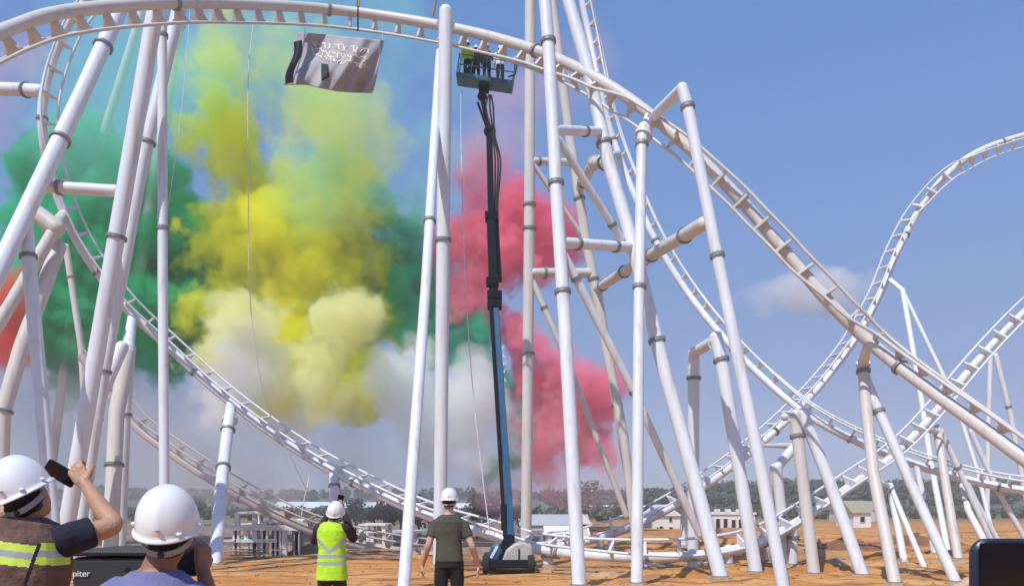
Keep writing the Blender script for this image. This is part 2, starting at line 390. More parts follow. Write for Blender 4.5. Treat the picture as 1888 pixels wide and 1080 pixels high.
if SMOKE:
    smoke('green_smoke', 'dense emerald green smoke cloud at the far left behind the leaning columns', (.07, .68, .33), .9,
          [(100,300,85,0,.7),(190,350,125),(215,470,140),(335,460,100),(345,560,90),(240,560,120),(120,570,90),(70,400,80,0,.7),(270,650,90,0,.7),(160,660,80,0,.6),(300,340,80,0,.6)], 92, seed=1, col2=(.10,.74,.46), warp=7, thr=(.03,.30), lumpy=1.1)
    smoke('yellow_smoke', 'tall bright yellow smoke column in the middle of the picture', (.995, .989, .06), .62,
          [(425,120,60,0,.6),(405,220,75,0,.8),(450,320,75,0,.8),(560,330,60,0,.45),(650,330,75,0,.5),(640,400,95,0,.8),(470,400,95),(440,480,85),(550,470,130),(610,560,130),(670,510,90),(690,580,75),(575,660,110,0,.8),(650,690,80,0,.8),(430,570,80,0,.8)], 90, seed=2, col2=(.994,.965,.05), nscale=.14, warp=8, thr=(.02,.34), lumpy=1.2)
    smoke('pale_yellow_smoke', 'pale cream yellow billows low in the yellow smoke column', (.997, .994, .58), .6,
          [(640,590,82,-3),(450,595,75,-3),(590,680,60,-3,.5),(410,650,55,-2,.8),(530,710,65,-1,.6),(640,740,60,-1,.4)], 80, seed=3, warp=5, nscale=.17, thr=(.02,.32), lumpy=.8)
    smoke('white_smoke', 'off white smoke puff rising below the left side of the yellow column', (.995, .997, .992), .4,
          [(455,690,95,-6),(440,650,65,-6),(530,750,80,0,.7),(400,740,65,0,.6)], 84, seed=4, warp=4.5)
    smoke('white_smoke', 'pale cyan white smoke between the central upright column and the boom lift', (.972, .996, .993), .4,
          [(750,715,70),(850,745,85),(870,690,60),(800,800,70,0,.7),(885,810,60,0,.7),(775,640,40)], 84, seed=5, warp=4.5)
    smoke('green_smoke', 'small green smoke cloud between the yellow smoke and the red smoke', (.09, .70, .42), .7,
          [(750,480,65,0,.8),(735,550,70),(770,600,70),(720,620,55),(860,630,65),(900,690,50),(945,780,42),(820,640,55),(925,860,36,0,.8),(735,420,60,0,.6),(790,560,60)], 90, seed=6, warp=7, thr=(.03,.30), lumpy=1.1)
    smoke('red_smoke', 'crimson red smoke cloud around the upper boom and behind the right towers', (.99, .27, .42), .7,
          [(880,330,60,0,.6),(870,440,75),(940,420,95),(1000,440,75),(870,500,70),(880,580,60,0,.8),(950,630,60),(985,690,80),(1060,715,80),(1100,740,60),(1010,780,85),(1070,820,75,0,.7),(970,650,50)], 90, seed=7, col2=(.99,.42,.54), warp=6.5, nscale=.14, thr=(.02,.24), lumpy=1.0)
    smoke('pink_smoke', 'faint pink smoke drifting at the foot of the red smoke cloud', (.98, .62, .70), .08,
          [(1030,830,105),(1100,850,90),(960,880,80),(900,290,100,0,.8),(980,180,100,0,.6),(1080,120,100,0,.5),(25,110,90,0,.7),(15,230,70,0,.7)], 88, seed=8, warp=6, detail=3, step=1.8)
    smoke('red_smoke', 'patch of dark red smoke at the left edge behind the splayed legs', (.96, .20, .16), .6,
          [(15,560,60),(20,630,65),(-40,600,90),(35,530,40)], 84, seed=9, warp=3)
    smoke('teal_smoke', 'thin teal green smoke veil drifting over the top left of the sky', (.40, .93, .85), .07,
          [(215,130,140),(330,130,140),(160,240,110),(250,260,120),(480,100,110,0,.8),(620,150,120,0,.8),(700,60,110,0,.8),(780,250,100,0,.8),(560,50,120),(600,330,130,0,.7),(760,380,90,0,.8),(840,100,70,0,.6)], 84, seed=10, warp=7, step=2.0, nscale=.10, detail=3)
    smoke('teal_smoke', 'thin green yellow smoke wisps between the banner and the yellow column', (.965, .988, .25), .14,
          [(560,210,100),(660,220,100),(480,180,90),(430,90,70),(620,310,110),(700,290,70),(540,110,80,0,.7),(690,420,60,0,.7)], 82, seed=11, warp=8, thr=(.12,.42), lumpy=2.4, step=1.5, detail=4, nscale=.14)
    smoke('dust', 'grey brown dust haze hanging low beneath the coloured smoke', (.66, .62, .66), .045,
          [(100,800,180),(300,820,160),(480,850,130),(650,860,130),(800,870,110),(930,880,95),(200,720,130),(20,740,120)], 92, seed=12, warp=4, step=2.2, detail=2)
    smoke('dust', 'thin dust drifting in front of the brownish low track at the lower left', (.80, .76, .76), .10,
          [(250,800,85),(340,840,85),(440,880,80),(530,900,70),(160,780,80)], 55.5, seed=14, warp=2.5, step=1.2, detail=2)

# ------------------------------------------------------------------ roller coaster track
def catmull(pts, n):
    out = []
    for i in range(len(pts)-1):
        p0 = pts[max(i-1, 0)]; p1 = pts[i]; p2 = pts[i+1]; p3 = pts[min(i+2, len(pts)-1)]
        for k in range(n):
            t = k/n
            out.append(tuple(.5*((2*b)+(-a+c)*t+(2*a-5*b+4*c-d)*t*t+(-a+3*b-3*c+d)*t*t*t) for a, b, c, d in zip(p0, p1, p2, p3)))
    out.append(tuple(pts[-1])); return out
def track(name, label, ctl, up, r=.235, gauge=1.0, h=.78, tie=1.4, m='white', joints=(), rr=.065, web=.07, h_end=None):
    h0 = h; hat = lambda k_: h0 if h_end is None else h0+(h_end-h0)*sstep(.45, .75, k_)
    """ctl = [(px, py, depth)] of the spine; up = [(index, (x right, y away, z up))] direction from spine to rails"""
    base = P(*ctl[len(ctl)//2])
    root = empty(name, base, label, 'coaster track', 'track runs of the white roller coaster')
    dense = catmull([tuple(P(*c)) for c in ctl], 24)
    ui = catmull_u = []
    def edge(i):                      # rails one above the other as the arch is seen from the viewers' bank
        a = Vector(dense[max(i*24-3, 0)]); b = Vector(dense[min(i*24+3, len(dense)-1)]); T = (b-a).normalized()
        u = T.cross((Vector(dense[i*24])-Vector((0, 0, CZ))).normalized()).normalized(); return u if u.z < 0 else -u
    ups = [(i*24, edge(i) if v == 'edge' else Vector(v).normalized()) for i, v in up]
    for k in range(len(dense)):
        if k <= ups[0][0]: u = ups[0][1]
        elif k >= ups[-1][0]: u = ups[-1][1]
        else:
            for a, b in zip(ups, ups[1:]):
                if a[0] <= k <= b[0]: u = a[1].lerp(b[1], sstep(0, 1, (k-a[0])/(b[0]-a[0]))); break
        ui.append(u.normalized())
    # resample by arc length
    pts = [Vector(p) for p in dense]; acc = [0]
    for a, b in zip(pts, pts[1:]): acc.append(acc[-1]+(b-a).length)
    def at(s):
        lo, hi = 0, len(acc)-1
        while hi-lo > 1:
            m_ = (lo+hi)//2
            if acc[m_] <= s: lo = m_
            else: hi = m_
        t = (s-acc[lo])/max(1e-6, acc[hi]-acc[lo]); p = pts[lo].lerp(pts[hi], t)
        a = pts[max(lo-2, 0)]; b = pts[min(hi+2, len(pts)-1)]; T = (b-a).normalized()
        u = ui[lo].lerp(ui[hi], t); u = (u-T*u.dot(T)).normalized(); return p, T, u, T.cross(u)
    Lg = acc[-1]; n = int(Lg/.5); fr = [at(Lg*i/n) for i in range(n+1)]
    mb = MB(); mb.tube([f[0] for f in fr], r, 16); sp = mb.build('spine', M[m], root, smooth=60)
    for sgn in (-1, 1):
        mb = MB(); mb.tube([f[0]+f[2]*hat(i_/n)+f[3]*sgn*gauge/2 for i_, f in enumerate(fr)], rr, 8); mb.build('rail', M[m], root, smooth=60)
    nt_ = min(99, int(Lg/tie)); tie = Lg/nt_
    for i in range(nt_):
        p, T, u, S = at((i+.5)*tie); mb = MB(); h = hat((i+.5)/nt_)
        w_ = .11
        # tapered plate from the spine out to both rails, with the bar that carries them
        ins, outw, hh = r*.35, gauge/2, h-.04; cs = []
        for o_ in (-web/2, web/2):
            for sx, uu in ((-ins*1.6, r*.8), (-outw*.8, hh), (outw*.8, hh), (ins*1.6, r*.8)): cs.append(p+T*o_+S*sx+u*uu)
            cs.append(p+T*o_+u*(h-.30))
        mb.beam(p+u*(h-.08)-S*(outw-.02), p+u*(h-.08)+S*(outw-.02), .08, .12, up=u)
        mb.add([cs[i] for i in (0,1,2,3,5,6,7,8)], [(3,2,1,0),(4,5,6,7),(0,1,5,4),(1,2,6,5),(2,3,7,6),(3,0,4,7)])
        mb.build('cross_tie', M[m], root)
    for jn in joints:                                    # bolted joint of two track lengths
        p, T, u, S = at(Lg*jn); mb = MB(); mb.tube([p-T*.07, p+T*.07], r*1.32, 18); mb.build('flange', M['flange'], root, smooth=30)
    return at, Lg
def nearest(tr, px):
    at, Lg = tr; best = None
    for i in range(400):
        q = at(Lg*i/399); x = CX+q[0].x/q[0].y*F
        if best is None or abs(x-px) < best[0]: best = (abs(x-px), q)
    return best[1]

A_ctl = [(-160,125,27),(-60,88,29),(20,52,30.5),(120,22,32.5),(300,6,36),(450,8,40),(600,17,43),(740,35,43),(880,62,41.5),(1000,98,39.5),(1100,145,37.5),(1190,205,36),(1290,292,35),(1380,385,34.5),(1460,478,34),(1540,570,33.5),(1620,645,33),(1720,722,31),(1800,780,29.5),(1888,845,28),(2050,960,26)]
trA = track('coaster_track', 'big nearest track arch running from the top left edge down to the right edge', A_ctl,
    [(0,'edge'),(1,'edge'),(2,'edge'),(3,'edge'),(4,'edge'),(5,'edge'),(6,'edge'),(7,'edge'),(8,'edge'),(9,(-.2,.15,-.95)),(10,(-.3,-.15,-.95)),(11,(-.45,-.6,-.7)),(12,(-.45,-.9,-.4)),(13,(-.25,-1,-.3)),(14,(0,-1,-.2)),(15,(.25,-.85,.25)),(16,(.5,-.6,.7)),(20,(.5,-.25,.85))], m='cream', joints=(.2,.34,.52,.72,.86), h=.74, tie=1.25, r=.24, web=.12, gauge=.86, h_end=.50)
B_ctl = [(215,-60,46),(158,0,46),(118,60,46),(86,150,46),(78,235,46),(98,335,47),(145,450,48),(225,560,49),(310,640,50),(420,738,50),(560,838,49),(700,912,47),(800,955,45),(900,985,43),(980,1010,41),(1070,1022,39.5),(1180,1027,38.5),(1300,1022,38.5),(1400,1000,39.5),(1490,950,41.5),(1570,895,44),(1650,838,46.5),(1720,765,48.5),(1800,668,50),(1888,575,51),(2000,480,52)]
trB = track('coaster_track', 'long low white track dipping to the soil and rising ladder-like at the right edge', B_ctl,
    [(0,(1,-.35,.2)),(3,(1,-.5,.15)),(6,(.9,-.4,.5)),(9,(.45,-.35,.85)),(12,(.25,-.35,.9)),(15,(0,-.5,.9)),(17,(-.1,-.75,.7)),(19,(-.3,-.8,.7)),(22,(-.35,-.9,.35)),(25,(-.3,-1,.3))], joints=(.1,.19,.27,.4,.55,.66,.8), tie=1.45, h=.60, web=.12)
C_ctl = [(2150,240,74),(2010,225,74),(1888,250,74),(1800,282,73),(1738,330,72),(1690,395,72),(1652,470,71),(1622,545,70),(1575,630,69),(1530,690,67),(1478,748,65),(1400,820,63),(1300,895,60),(1200,955,58),(1090,995,57),(980,1010,58)]
trC = track('coaster_track', 'distant white track loop rising from the ground to the top right edge', C_ctl,
    [(0,(-.2,-.5,-1)),(2,(-.2,-.5,-1)),(4,(-.6,-.5,-.6)),(7,(-1,-.45,.25)),(10,(-.8,-.5,.6)),(13,(-.5,-.6,.7)),(15,(-.3,-.5,.9))], r=.27, joints=(.2,.38,.52,.7), gauge=1.1, h=.72, tie=1.6, web=.14)
D_ctl = [(1055,-80,63),(1085,60,63),(1105,160,62),(1130,255,62),(1170,360,61),(1212,450,60),(1265,535,59),(1325,612,57),(1400,690,55),(1490,765,53),(1590,818,52),(1700,860,51),(1800,888,50),(1900,905,49),(2050,915,48)]
trD = track('coaster_track', 'white track behind the tall right towers descending to the far right above the soil', D_ctl,
    [(0,(1,-.3,.3)),(4,(1,-.4,.4)),(7,(.7,-.3,.7)),(10,(.35,-.4,.9)),(14,(.1,-.4,1))], joints=(.25,.4,.58,.75,.9), tie=1.45, h=.66, web=.12)
E_ctl = [(150,655,62),(240,775,62),(320,838,61),(400,890,60),(480,935,59),(560,972,58),(640,998,57),(740,1018,56),(850,1030,56)]
trE = track('coaster_track', 'haze tinted brownish white track below the lower left sweep', E_ctl,
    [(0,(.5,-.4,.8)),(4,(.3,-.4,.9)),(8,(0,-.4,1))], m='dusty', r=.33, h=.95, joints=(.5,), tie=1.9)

# ------------------------------------------------------------------ supports
def gpt(px, py):                        # point on the site soil seen at this pixel
    d = (CZ-GZ)*F/(py-HY); return (px, py, d)
def toground(a, b):
    z = GZ
    for _ in range(3):
        t = (z-.1-a.z)/(b.z-a.z); q = a+(b-a)*t; z = gz(q.x, q.y)
    return q
M['footing'] = mat('soil_stained_concrete', (.46, .33, .21), rough=.95, vary=.25, scale=2)
SUP = 'white tubular supports of the roller coaster'
def support(label, members, m='white', name='track_support', hubs=(), group=SUP):
    """members: dict(kind, pts=[(px,py,d)..], w=width in photo px, g=extend to ground, fl=[fractions], rad)"""
    first = P(*members[0]['pts'][-1]); root = empty(name, (first.x, first.y, GZ), label, 'coaster support', group)
    for mem in members:
        pts = [P(*p) for p in mem['pts']]
        if mem.get('g'): pts[-1] = toground(pts[-2], pts[-1])
        dd = sum(p[2] for p in mem['pts'])/len(pts); r_ = mem['w']*dd/F/2*.92
        mm = M[mem.get('m', m)]
        mb = MB(); dense = []
        for a, b in zip(pts, pts[1:]): dense += [a]
        dense.append(pts[-1]); mb.tube(dense, r_, 20)
        for p in pts[:-1] if mem.get('g') else pts: mb.ball(p, r_*.998, 20, 10)
        mb.build(mem.get('kind', 'column'), mm, root, smooth=50)
        tot = sum((b-a).length for a, b in zip(pts, pts[1:]))
        for f_ in mem.get('fl', ()):
            s = f_*tot
            for a, b in zip(pts, pts[1:]):
                L_ = (b-a).length
                if s <= L_: break
                s -= L_
            T = (b-a).normalized(); p = a+T*s; mb = MB()
            for o_ in (-.034, .034): mb.tube([p+T*(o_-.030), p+T*(o_+.030)], r_*1.27, 24)
            for k in range(10):
                u = T.orthogonal().normalized(); q = T.cross(u); an = k*math.pi/5
                c = p+(u*math.cos(an)+q*math.sin(an))*r_*1.17; mb.tube([c-T*.095, c+T*.095], .02, 6)
            mb.build('flange', M['flange'], root, smooth=30)
        if mem.get('g'):
            p = pts[-1]; z0 = gz(p.x, p.y)
            T = (pts[-2]-pts[-1]).normalized(); q = pts[-1]+T*((z0+.16-pts[-1].z)/T.z)
            mb = MB(); mb.tube([Vector((q.x, q.y, z0-.5)), Vector((q.x, q.y, z0+.10))], [r_*1.9, r_*1.7], 10); mb.build('footing', M['footing'], root)
            mb = MB(); mb.tube([Vector((q.x, q.y, z0+.10)), Vector((q.x, q.y, z0+.14))], r_*1.35, 16); mb.build('base_plate', M['flange'], root, smooth=30)
    for h_ in hubs:                       # cast bracket gripping the spine
        a, b, ww = h_; a = P(*a); b = b if isinstance(b, Vector) else P(*b); mb = MB(); r_ = ww*a.y/F/2
        mb.tube([a, b], [r_, r_*.72], 14); T = (b-a).normalized(); mb.tube([a-T*.03+T*.0, a+T*.09], r_*1.28, 16)
        mb.build('bracket', M[m], root, smooth=40)
    return root
def m_(kind, pts, w, g=0, fl=(), m=None):
    d = dict(kind=kind, pts=pts, w=w, g=g, fl=fl)
    if m: d['m'] = m
    return d
sA = lambda px: nearest(trA, px)[0]
sB = lambda px: nearest(trB, px)[0]
def sBp(px, py):
    at, Lg = trB; return min((at(Lg*i/399)[0] for i in range(400)), key=lambda q: (CX+q.x/q.y*F-px)**2+(HY-(q.z-CZ)/q.y*F-py)**2)
sC = lambda px: nearest(trC, px)[0]
sD = lambda px: nearest(trD, px)[0]
# far left group
support('broad leaning column crossing the top left, joined to its neighbour by a level beam',
    [m_('column', [(240,-25,42),(150,175,39),(0,492,34),(-60,620,32)], 33, 1, (.13,.32,.62)), m_('crossbeam', [(80,344,37.2),(212,352,37.2)], 24, 0, (.22,)),
     m_('column', [(47,395,35.6),(52,470,35.4),(95,940,34)], 27, 1, (.12,))])
support('twin bright columns leaning up from behind the left spectator to the arch top',
    [m_('column', [(300,-60,37.5),(209,470,37),(135,900,37)], 32, 1, (.45,)), m_('column', [(338,-20,41),(262,304,40),(190,690,39.5),(150,950,39)], 25, 1, (.28,.67))])
support('green tinted column with a level beam rising through the green smoke at the left',
    [m_('column', [(338,-20,92),(290,300,90),(268,430,89),(235,640,88),(222,960,88)], 24, 1, (.07,.3)), m_('crossbeam', [(160,418,89.4),(272,430,89)], 17, 0, (.1,)),
     m_('column', [(122,455,84),(150,640,84),(165,900,84)], 13, 1, (.1,))], m='cream')
support('straight grey white upright between the twin leaning columns and the yellow smoke',
    [m_('column', [(298,-20,39),(299,60,39),(300,517,38),(303,900,37)], 19, 1, (.08,.42))])
support('slim ghostly column fading into the green smoke behind the top left columns',
    [m_('column', [(275,-20,90),(190,250,90),(150,430,90),(90,900,90)], 17, 1, (.27,))], m='cream')
support('level steel arm entering from the left edge and gripping the rising track',
    [m_('crossbeam', [(-160,160,47),(40,165,47),(72,168,46.5)], 25, 0, (.86,)), m_('column', [(-160,160,47),(-170,980,47)], 25, 1)])
support('splayed legs in shadow at the left edge below a brown junction',
    [m_('column', [(100,425,45),(20,560,44),(-60,690,43)], 25, 1), m_('column', [(108,455,46),(40,640,44),(5,760,43.5),(-5,1020,43)], 30, 1, (.55,)),
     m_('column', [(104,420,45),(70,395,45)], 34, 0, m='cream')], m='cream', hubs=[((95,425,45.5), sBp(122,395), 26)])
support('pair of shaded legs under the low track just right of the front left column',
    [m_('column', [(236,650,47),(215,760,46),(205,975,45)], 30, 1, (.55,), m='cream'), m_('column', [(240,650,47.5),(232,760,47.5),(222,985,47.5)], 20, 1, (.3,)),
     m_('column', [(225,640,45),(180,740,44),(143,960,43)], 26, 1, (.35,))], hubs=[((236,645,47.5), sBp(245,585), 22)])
support('short straight post carrying the low track behind the second spectator',
    [m_('column', [(424,765,49),(420,792,48.5),(410,875,46),(393,1075,41)], 24, 1, (.09,.37))], hubs=[((424,775,49), sB(424), 22)])
support('short post under the low track directly above the man in the yellow vest',
    [m_('column', [(616,885,48),(617,930,47.6),(617,1010,47)], 20, 1, (.07,))], hubs=[((616,895,48), sB(612), 18)])
support('tall bright vertical column right behind the man in the olive shirt',
    [m_('column', [(822,22,40.6),(817,447,40.6),(811,1010,40.6)], 27, 1, (.41,))], hubs=[((822,45,40.6), sA(822)+Vector((0,.1,0)), 26)])
support('thin leaning column meeting the top of the tall central upright',
    [m_('column', [(812,90,42.6),(806,180,41.5),(785,530,36),(745,1075,29.5)], 20, 1, (.39,))])
# right towers
support('rear pinkish twin tower with level beams standing against the red smoke',
    [m_('column', [(978,-40,52),(976,400,52),(970,990,52)], 22, 1, (.38,.42,.63)), m_('column', [(1012,-40,53),(1050,250,53),(1080,440,53),(1130,700,53),(1168,930,53)], 19, 1, (.38,.52,.74)),
     m_('crossbeam', [(985,297,52),(1058,300,53)], 15, 0, (.12,)), m_('crossbeam', [(983,503,52),(1090,503,53)], 19, 0, (.2,)),
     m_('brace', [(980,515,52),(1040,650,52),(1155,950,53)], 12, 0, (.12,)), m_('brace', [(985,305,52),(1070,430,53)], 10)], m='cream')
support('front twin tower of the right group with two level beams and long slanting braces',
    [m_('column', [(1000,-60,35),(1012,92,34.5),(1028,390,33.5),(1042,605,32.5),(1068,1080,30.5)], 26, 1, (.13,.37,.55)),
     m_('column', [(1030,-60,38.5),(1080,110,38),(1122,300,37),(1168,455,36),(1225,683,35),(1285,900,34),(1330,1070,33)], 27, 1, (.31,.64)),
     m_('crossbeam', [(1025,240,34),(1108,243,37.3)], 19, 0, (.62,)), m_('crossbeam', [(1034,447,33.3),(1166,456,36)], 21, 0, (.22,.75)),
     m_('brace', [(1030,258,34),(1145,440,36)], 15, 0, (.85,)), m_('brace', [(1040,470,33.2),(1165,715,34.5),(1290,985,35.5)], 16, 0, (.08,.48))])
support('heavy sloping crossbeam that links the rear tower to the slim leaning column',
    [m_('crossbeam', [(1102,532,50),(1165,492,42),(1297,413,31)], 22, 0, (.07,.34,.62,.88)), m_('column', [(1102,532,50),(1112,610,50),(1150,800,50),(1172,990,50)], 18, 1)], m='cream',
    hubs=[((1185,482,40), (1215,475,60), 18)])
support('short bracket arm holding the rear track beside the tall front tower',
    [m_('arm', [(1122,300,37.5),(1095,300,46),(1070,345,53)], 22, 0, (.1,.9))], m='cream', hubs=[((1095,300,46), sD(1140), 22)])
support('vertical column under the arch on the right with a grey shaded upper half',
    [m_('column', [(1186,235,35.6),(1183,275,35.4),(1178,565,34),(1174,1085,31)], 22, 1, (.04,.37))], hubs=[((1186,250,35.6), sA(1200), 26)])
support('tall leaning column whose bent arm holds the arch from above at the right',
    [m_('column', [(1258,163,31.5),(1267,193,31.4),(1325,485,30.5),(1400,850,29.5),(1445,1085,28.8)], 24, 1, (.04,.35)),
     m_('arm', [(1258,163,31.5),(1205,215,35.5),(1204,228,36.3)], 21, 0, (.86,))], hubs=[((1204,222,36.2), sA(1215), 18)])
support('portal frame with a grey vertical leg and an elbow under the descending rear track',
    [m_('column', [(1279,650,41),(1279,690,41),(1278,1045,41)], 23, 1, (.12,)), m_('crossbeam', [(1279,650,41),(1318,628,38)], 22, 0, ()),
     m_('column', [(1320,622,38),(1330,665,37.8),(1395,1062,36.5)], 26, 1, (.10,))], hubs=[((1318,632,38), sD(1325), 20)])
support('column and slanting leg with a flat cap where two tracks cross low on the right',
    [m_('column', [(1468,765,38),(1470,800,38),(1500,1050,37)], 24, 1, (.13,), m='cream'), m_('column', [(1480,762,38),(1530,890,37.5),(1592,1065,36)], 24, 1),
     m_('cap', [(1447,768,38.2),(1488,760,38)], 17)], hubs=[((1466,770,38), sD(1478), 20), ((1460,768,38), sC(1470), 14)])
support('small elbowed post with a stubby brace behind the capped column',
    [m_('column', [(1432,862,41),(1440,940,41),(1445,1042,41)], 21, 1, (.5,)), m_('arm', [(1432,862,41),(1470,818,42)], 20, 0, ()), m_('brace', [(1425,860,41),(1420,960,42)], 12, 1)],
    hubs=[((1465,822,42), sC(1400), 12)])
support('gnarled twin leg holding the lower end of the arch on the right',
    [m_('column', [(1591,672,34.5),(1596,740,34.2),(1610,870,33),(1652,1085,31)], 23, 1, (.03,), m='cream'), m_('column', [(1593,690,34.5),(1622,762,34),(1690,915,33),(1765,1078,31.5)], 20, 1, (.18,))],
    hubs=[((1591,672,34.5), sA(1600), 20)])
support('two slender legs from one joint under the middle of the distant loop',
    [m_('column', [(1642,517,70),(1664,535,69),(1693,700,66),(1716,850,62),(1752,1040,56)], 11, 1, (.38,)), m_('column', [(1664,535,69),(1760,735,66),(1800,860,64),(1832,990,62)], 8, 1, (.5,))])
support('thin pair of legs under the ladder track beside the twin leg',
    [m_('column', [(1641,895,46),(1668,1038,43)], 14, 1, (.1,)), m_('column', [(1641,895,46),(1706,1050,41)], 11, 1, ())], hubs=[((1641,898,46), sB(1600), 12)])
support('grey leg and white leg spreading under the ladder track right of centre',
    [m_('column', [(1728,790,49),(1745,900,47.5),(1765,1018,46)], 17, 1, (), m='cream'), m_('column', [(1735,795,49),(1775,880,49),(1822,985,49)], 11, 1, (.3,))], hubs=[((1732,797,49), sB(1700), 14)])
support('distant slender pair of legs beneath the ladder track at the right edge',
    [m_('column', [(1826,660,72),(1822,800,72),(1820,975,72)], 9, 1, (.3,)), m_('column', [(1836,655,72),(1862,760,72),(1900,960,72)], 10, 1, (.28,))])
support('single slim leg slanting down to the right edge beneath the arch',
    [m_('column', [(1790,795,50),(1840,905,50),(1900,1010,50)], 10, 1, ())])
support('low squat pair of legs under the rear track near the black phone',
    [m_('column', [(1775,895,50),(1785,940,49),(1822,1010,47)], 13, 1, (.2,)), m_('column', [(1785,893,50),(1800,925,50),(1834,985,50)], 10, 1, ()), m_('column', [(1690,860,51),(1716,985,50)], 12, 1, (.4,))])
# stub posts of the low track
for lab, px, py, w_ in (('squat post carrying the low track just right of the vertical column', 1191, 1040, 26), ('squat post carrying the low track left of the grey portal leg', 1277, 1035, 22),
                        ('squat post carrying the low track behind the thick slanting leg', 1343, 1025, 18), ('squat post carrying the low track beside the capped column', 1462, 985, 20),
                        ('squat post carrying the low track right of the boom lift', 1010, 1030, 22)):
    q = nearest(trB, px)[0]; d = q.y
    support(lab, [m_('column', [(px, py-14, d+.1), (px, py+25, d+.1)], w_, 1, (.25,))], group='squat posts under the low track')
for lab, px in (('thin post under the distant track between the vertical column and the white house', 1128), ('thin post under the distant track in front of the white house', 1262), ('thin post under the distant track right of the front tower', 1106)):
    q = nearest(trC, px)[0]; pyq = HY-(q.z-CZ)/q.y*F
    support(lab, [m_('column', [(px, pyq+6, q.y), (px, pyq+60, q.y)], 14, 1, ())], group='thin posts under the distant track')

# ------------------------------------------------------------------ people
def remeshed(mb, name, voxel, m, parent, wrinkle=0., wscale=9., smooth=6, matfn=None, extra=()):
    me = bpy.data.meshes.new(name); me.from_pydata([tuple(p) for p in mb.v], [], mb.f); me.update()
    o = bpy.data.objects.new(name, me); C.objects.link(o)
    md = o.modifiers.new('r', 'REMESH'); md.mode = 'VOXEL'; md.voxel_size = voxel
    if smooth:
        sm = o.modifiers.new('s', 'SMOOTH'); sm.iterations = smooth; sm.factor = .5
    dg = bpy.context.evaluated_depsgraph_get(); me2 = bpy.data.meshes.new_from_object(o.evaluated_get(dg)); o.modifiers.clear(); o.data = me2
    me2.name = name; bpy.data.meshes.remove(me)
    if wrinkle:
        me2.update(); nn = [v.normal.copy() for v in me2.vertices]
        for v, n_ in zip(me2.vertices, nn):
            q = v.co*wscale; a = mnoise.noise(Vector((q.x, q.y, q.z*.45)))+.5*mnoise.noise(Vector((q.x*2.1+5, q.y*2.1, q.z*1.2)))
            v.co += n_*a*wrinkle
    loc = parent.location if parent is not None else Vector()
    me2.transform(Matrix.Translation(-loc)); o.parent = parent
    me2.materials.clear(); me2.materials.append(m)
    for e in extra: me2.materials.append(e)
    if matfn:
        for p in me2.polygons: p.material_index = matfn(p.center+loc, p.normal)
    me2.shade_smooth(); return o
def loft(mb, secs, seg=28):
    """secs = [(centre, rx, ry)] stacked ellipses, squarish"""
    v = []; f = []
    for c, rx, ry in secs:
        for k in range(seg):
            a = 2*math.pi*k/seg; ca, sa = math.cos(a), math.sin(a); e = .85
            v.append(Vector(c)+Vector((math.copysign(abs(ca)**e, ca)*rx, math.copysign(abs(sa)**e, sa)*ry, 0)))
    for i in range(len(secs)-1):
        for k in range(seg):
            a = i*seg+k; b = i*seg+(k+1) % seg; f.append((a, b, b+seg, a+seg))
    f.append(tuple(range(seg-1, -1, -1))); f.append(tuple((len(secs)-1)*seg+k for k in range(seg)))
    mb.add(v, f)
def limb(mb, pts, rs, sub=5, seg=16, end=True):
    d = catmull([tuple(p)+(q,) for p, q in zip(pts, rs)], sub)
    mb.tube([Vector(q[:3]) for q in d], [q[3] for q in d], seg); mb.ball(pts[0], rs[0], seg, 8)
    if end: mb.ball(pts[-1], rs[-1], seg, 8)
def hand(mb, wrist, d, n, side, curl=.5, k=1.0, thumb_in=.4):
    """five separate fingers; d finger direction, n palm side, side=+1/-1 where the thumb is along s"""
    d = Vector(d).normalized(); n = (Vector(n)-d*Vector(n).dot(d)).normalized(); s = d.cross(n)*side; wrist = Vector(wrist)
    for off, ln, kl, cf in ((.030,.072,.086,.9),(.010,.080,.090,1.0),(-.011,.074,.087,1.08),(-.031,.058,.080,1.18)):
        kn = wrist+d*kl*k+s*off*k-n*.004*k
        mb.tube([wrist+s*off*.55*k, wrist+d*kl*.5*k+s*off*.9*k, kn], [.0145*k, .0135*k, .0105*k], 10)
        p = kn; a = 0; r0 = .0093*k; pts = [kn]
        for j, fr in enumerate((.45, .31, .24)):
            a += curl*cf*(.75, .95, .7)[j]
            p = p+(d*math.cos(a)+n*math.sin(a)+s*off*.8).normalized()*ln*fr*k*1.08; pts.append(p)
        mb.tube(pts, [r0, r0*.95, r0*.88, r0*.72], 10)
        for q, rr in zip(pts, (1.05, 1.0, .92, .74)): mb.ball(q, r0*rr, 10, 6)
    t0 = wrist+s*.022*k+d*.018*k; t1 = t0+(s*.75+d*.75+n*.25).normalized()*.042*k
    t2 = t1+(d*(1-thumb_in)+s*.25+n*thumb_in*1.5).normalized()*.034*k; t3 = t2+(d*(1-thumb_in)+n*thumb_in*1.7-s*.1).normalized()*.027*k
    mb.tube([t0, t1, t2, t3], [.016*k, .0125*k, .0108*k, .008*k], 10)
    for q, rr in ((t0,.016),(t1,.0125),(t2,.0108),(t3,.008)): mb.ball(q, rr*k, 10, 6)
def rot_frame(up, fwd):
    up = Vector(up).normalized(); fwd = Vector(fwd); fwd = (fwd-up*fwd.dot(up)).normalized(); rt = fwd.cross(up)
    return Matrix((rt, fwd, up)).transposed()
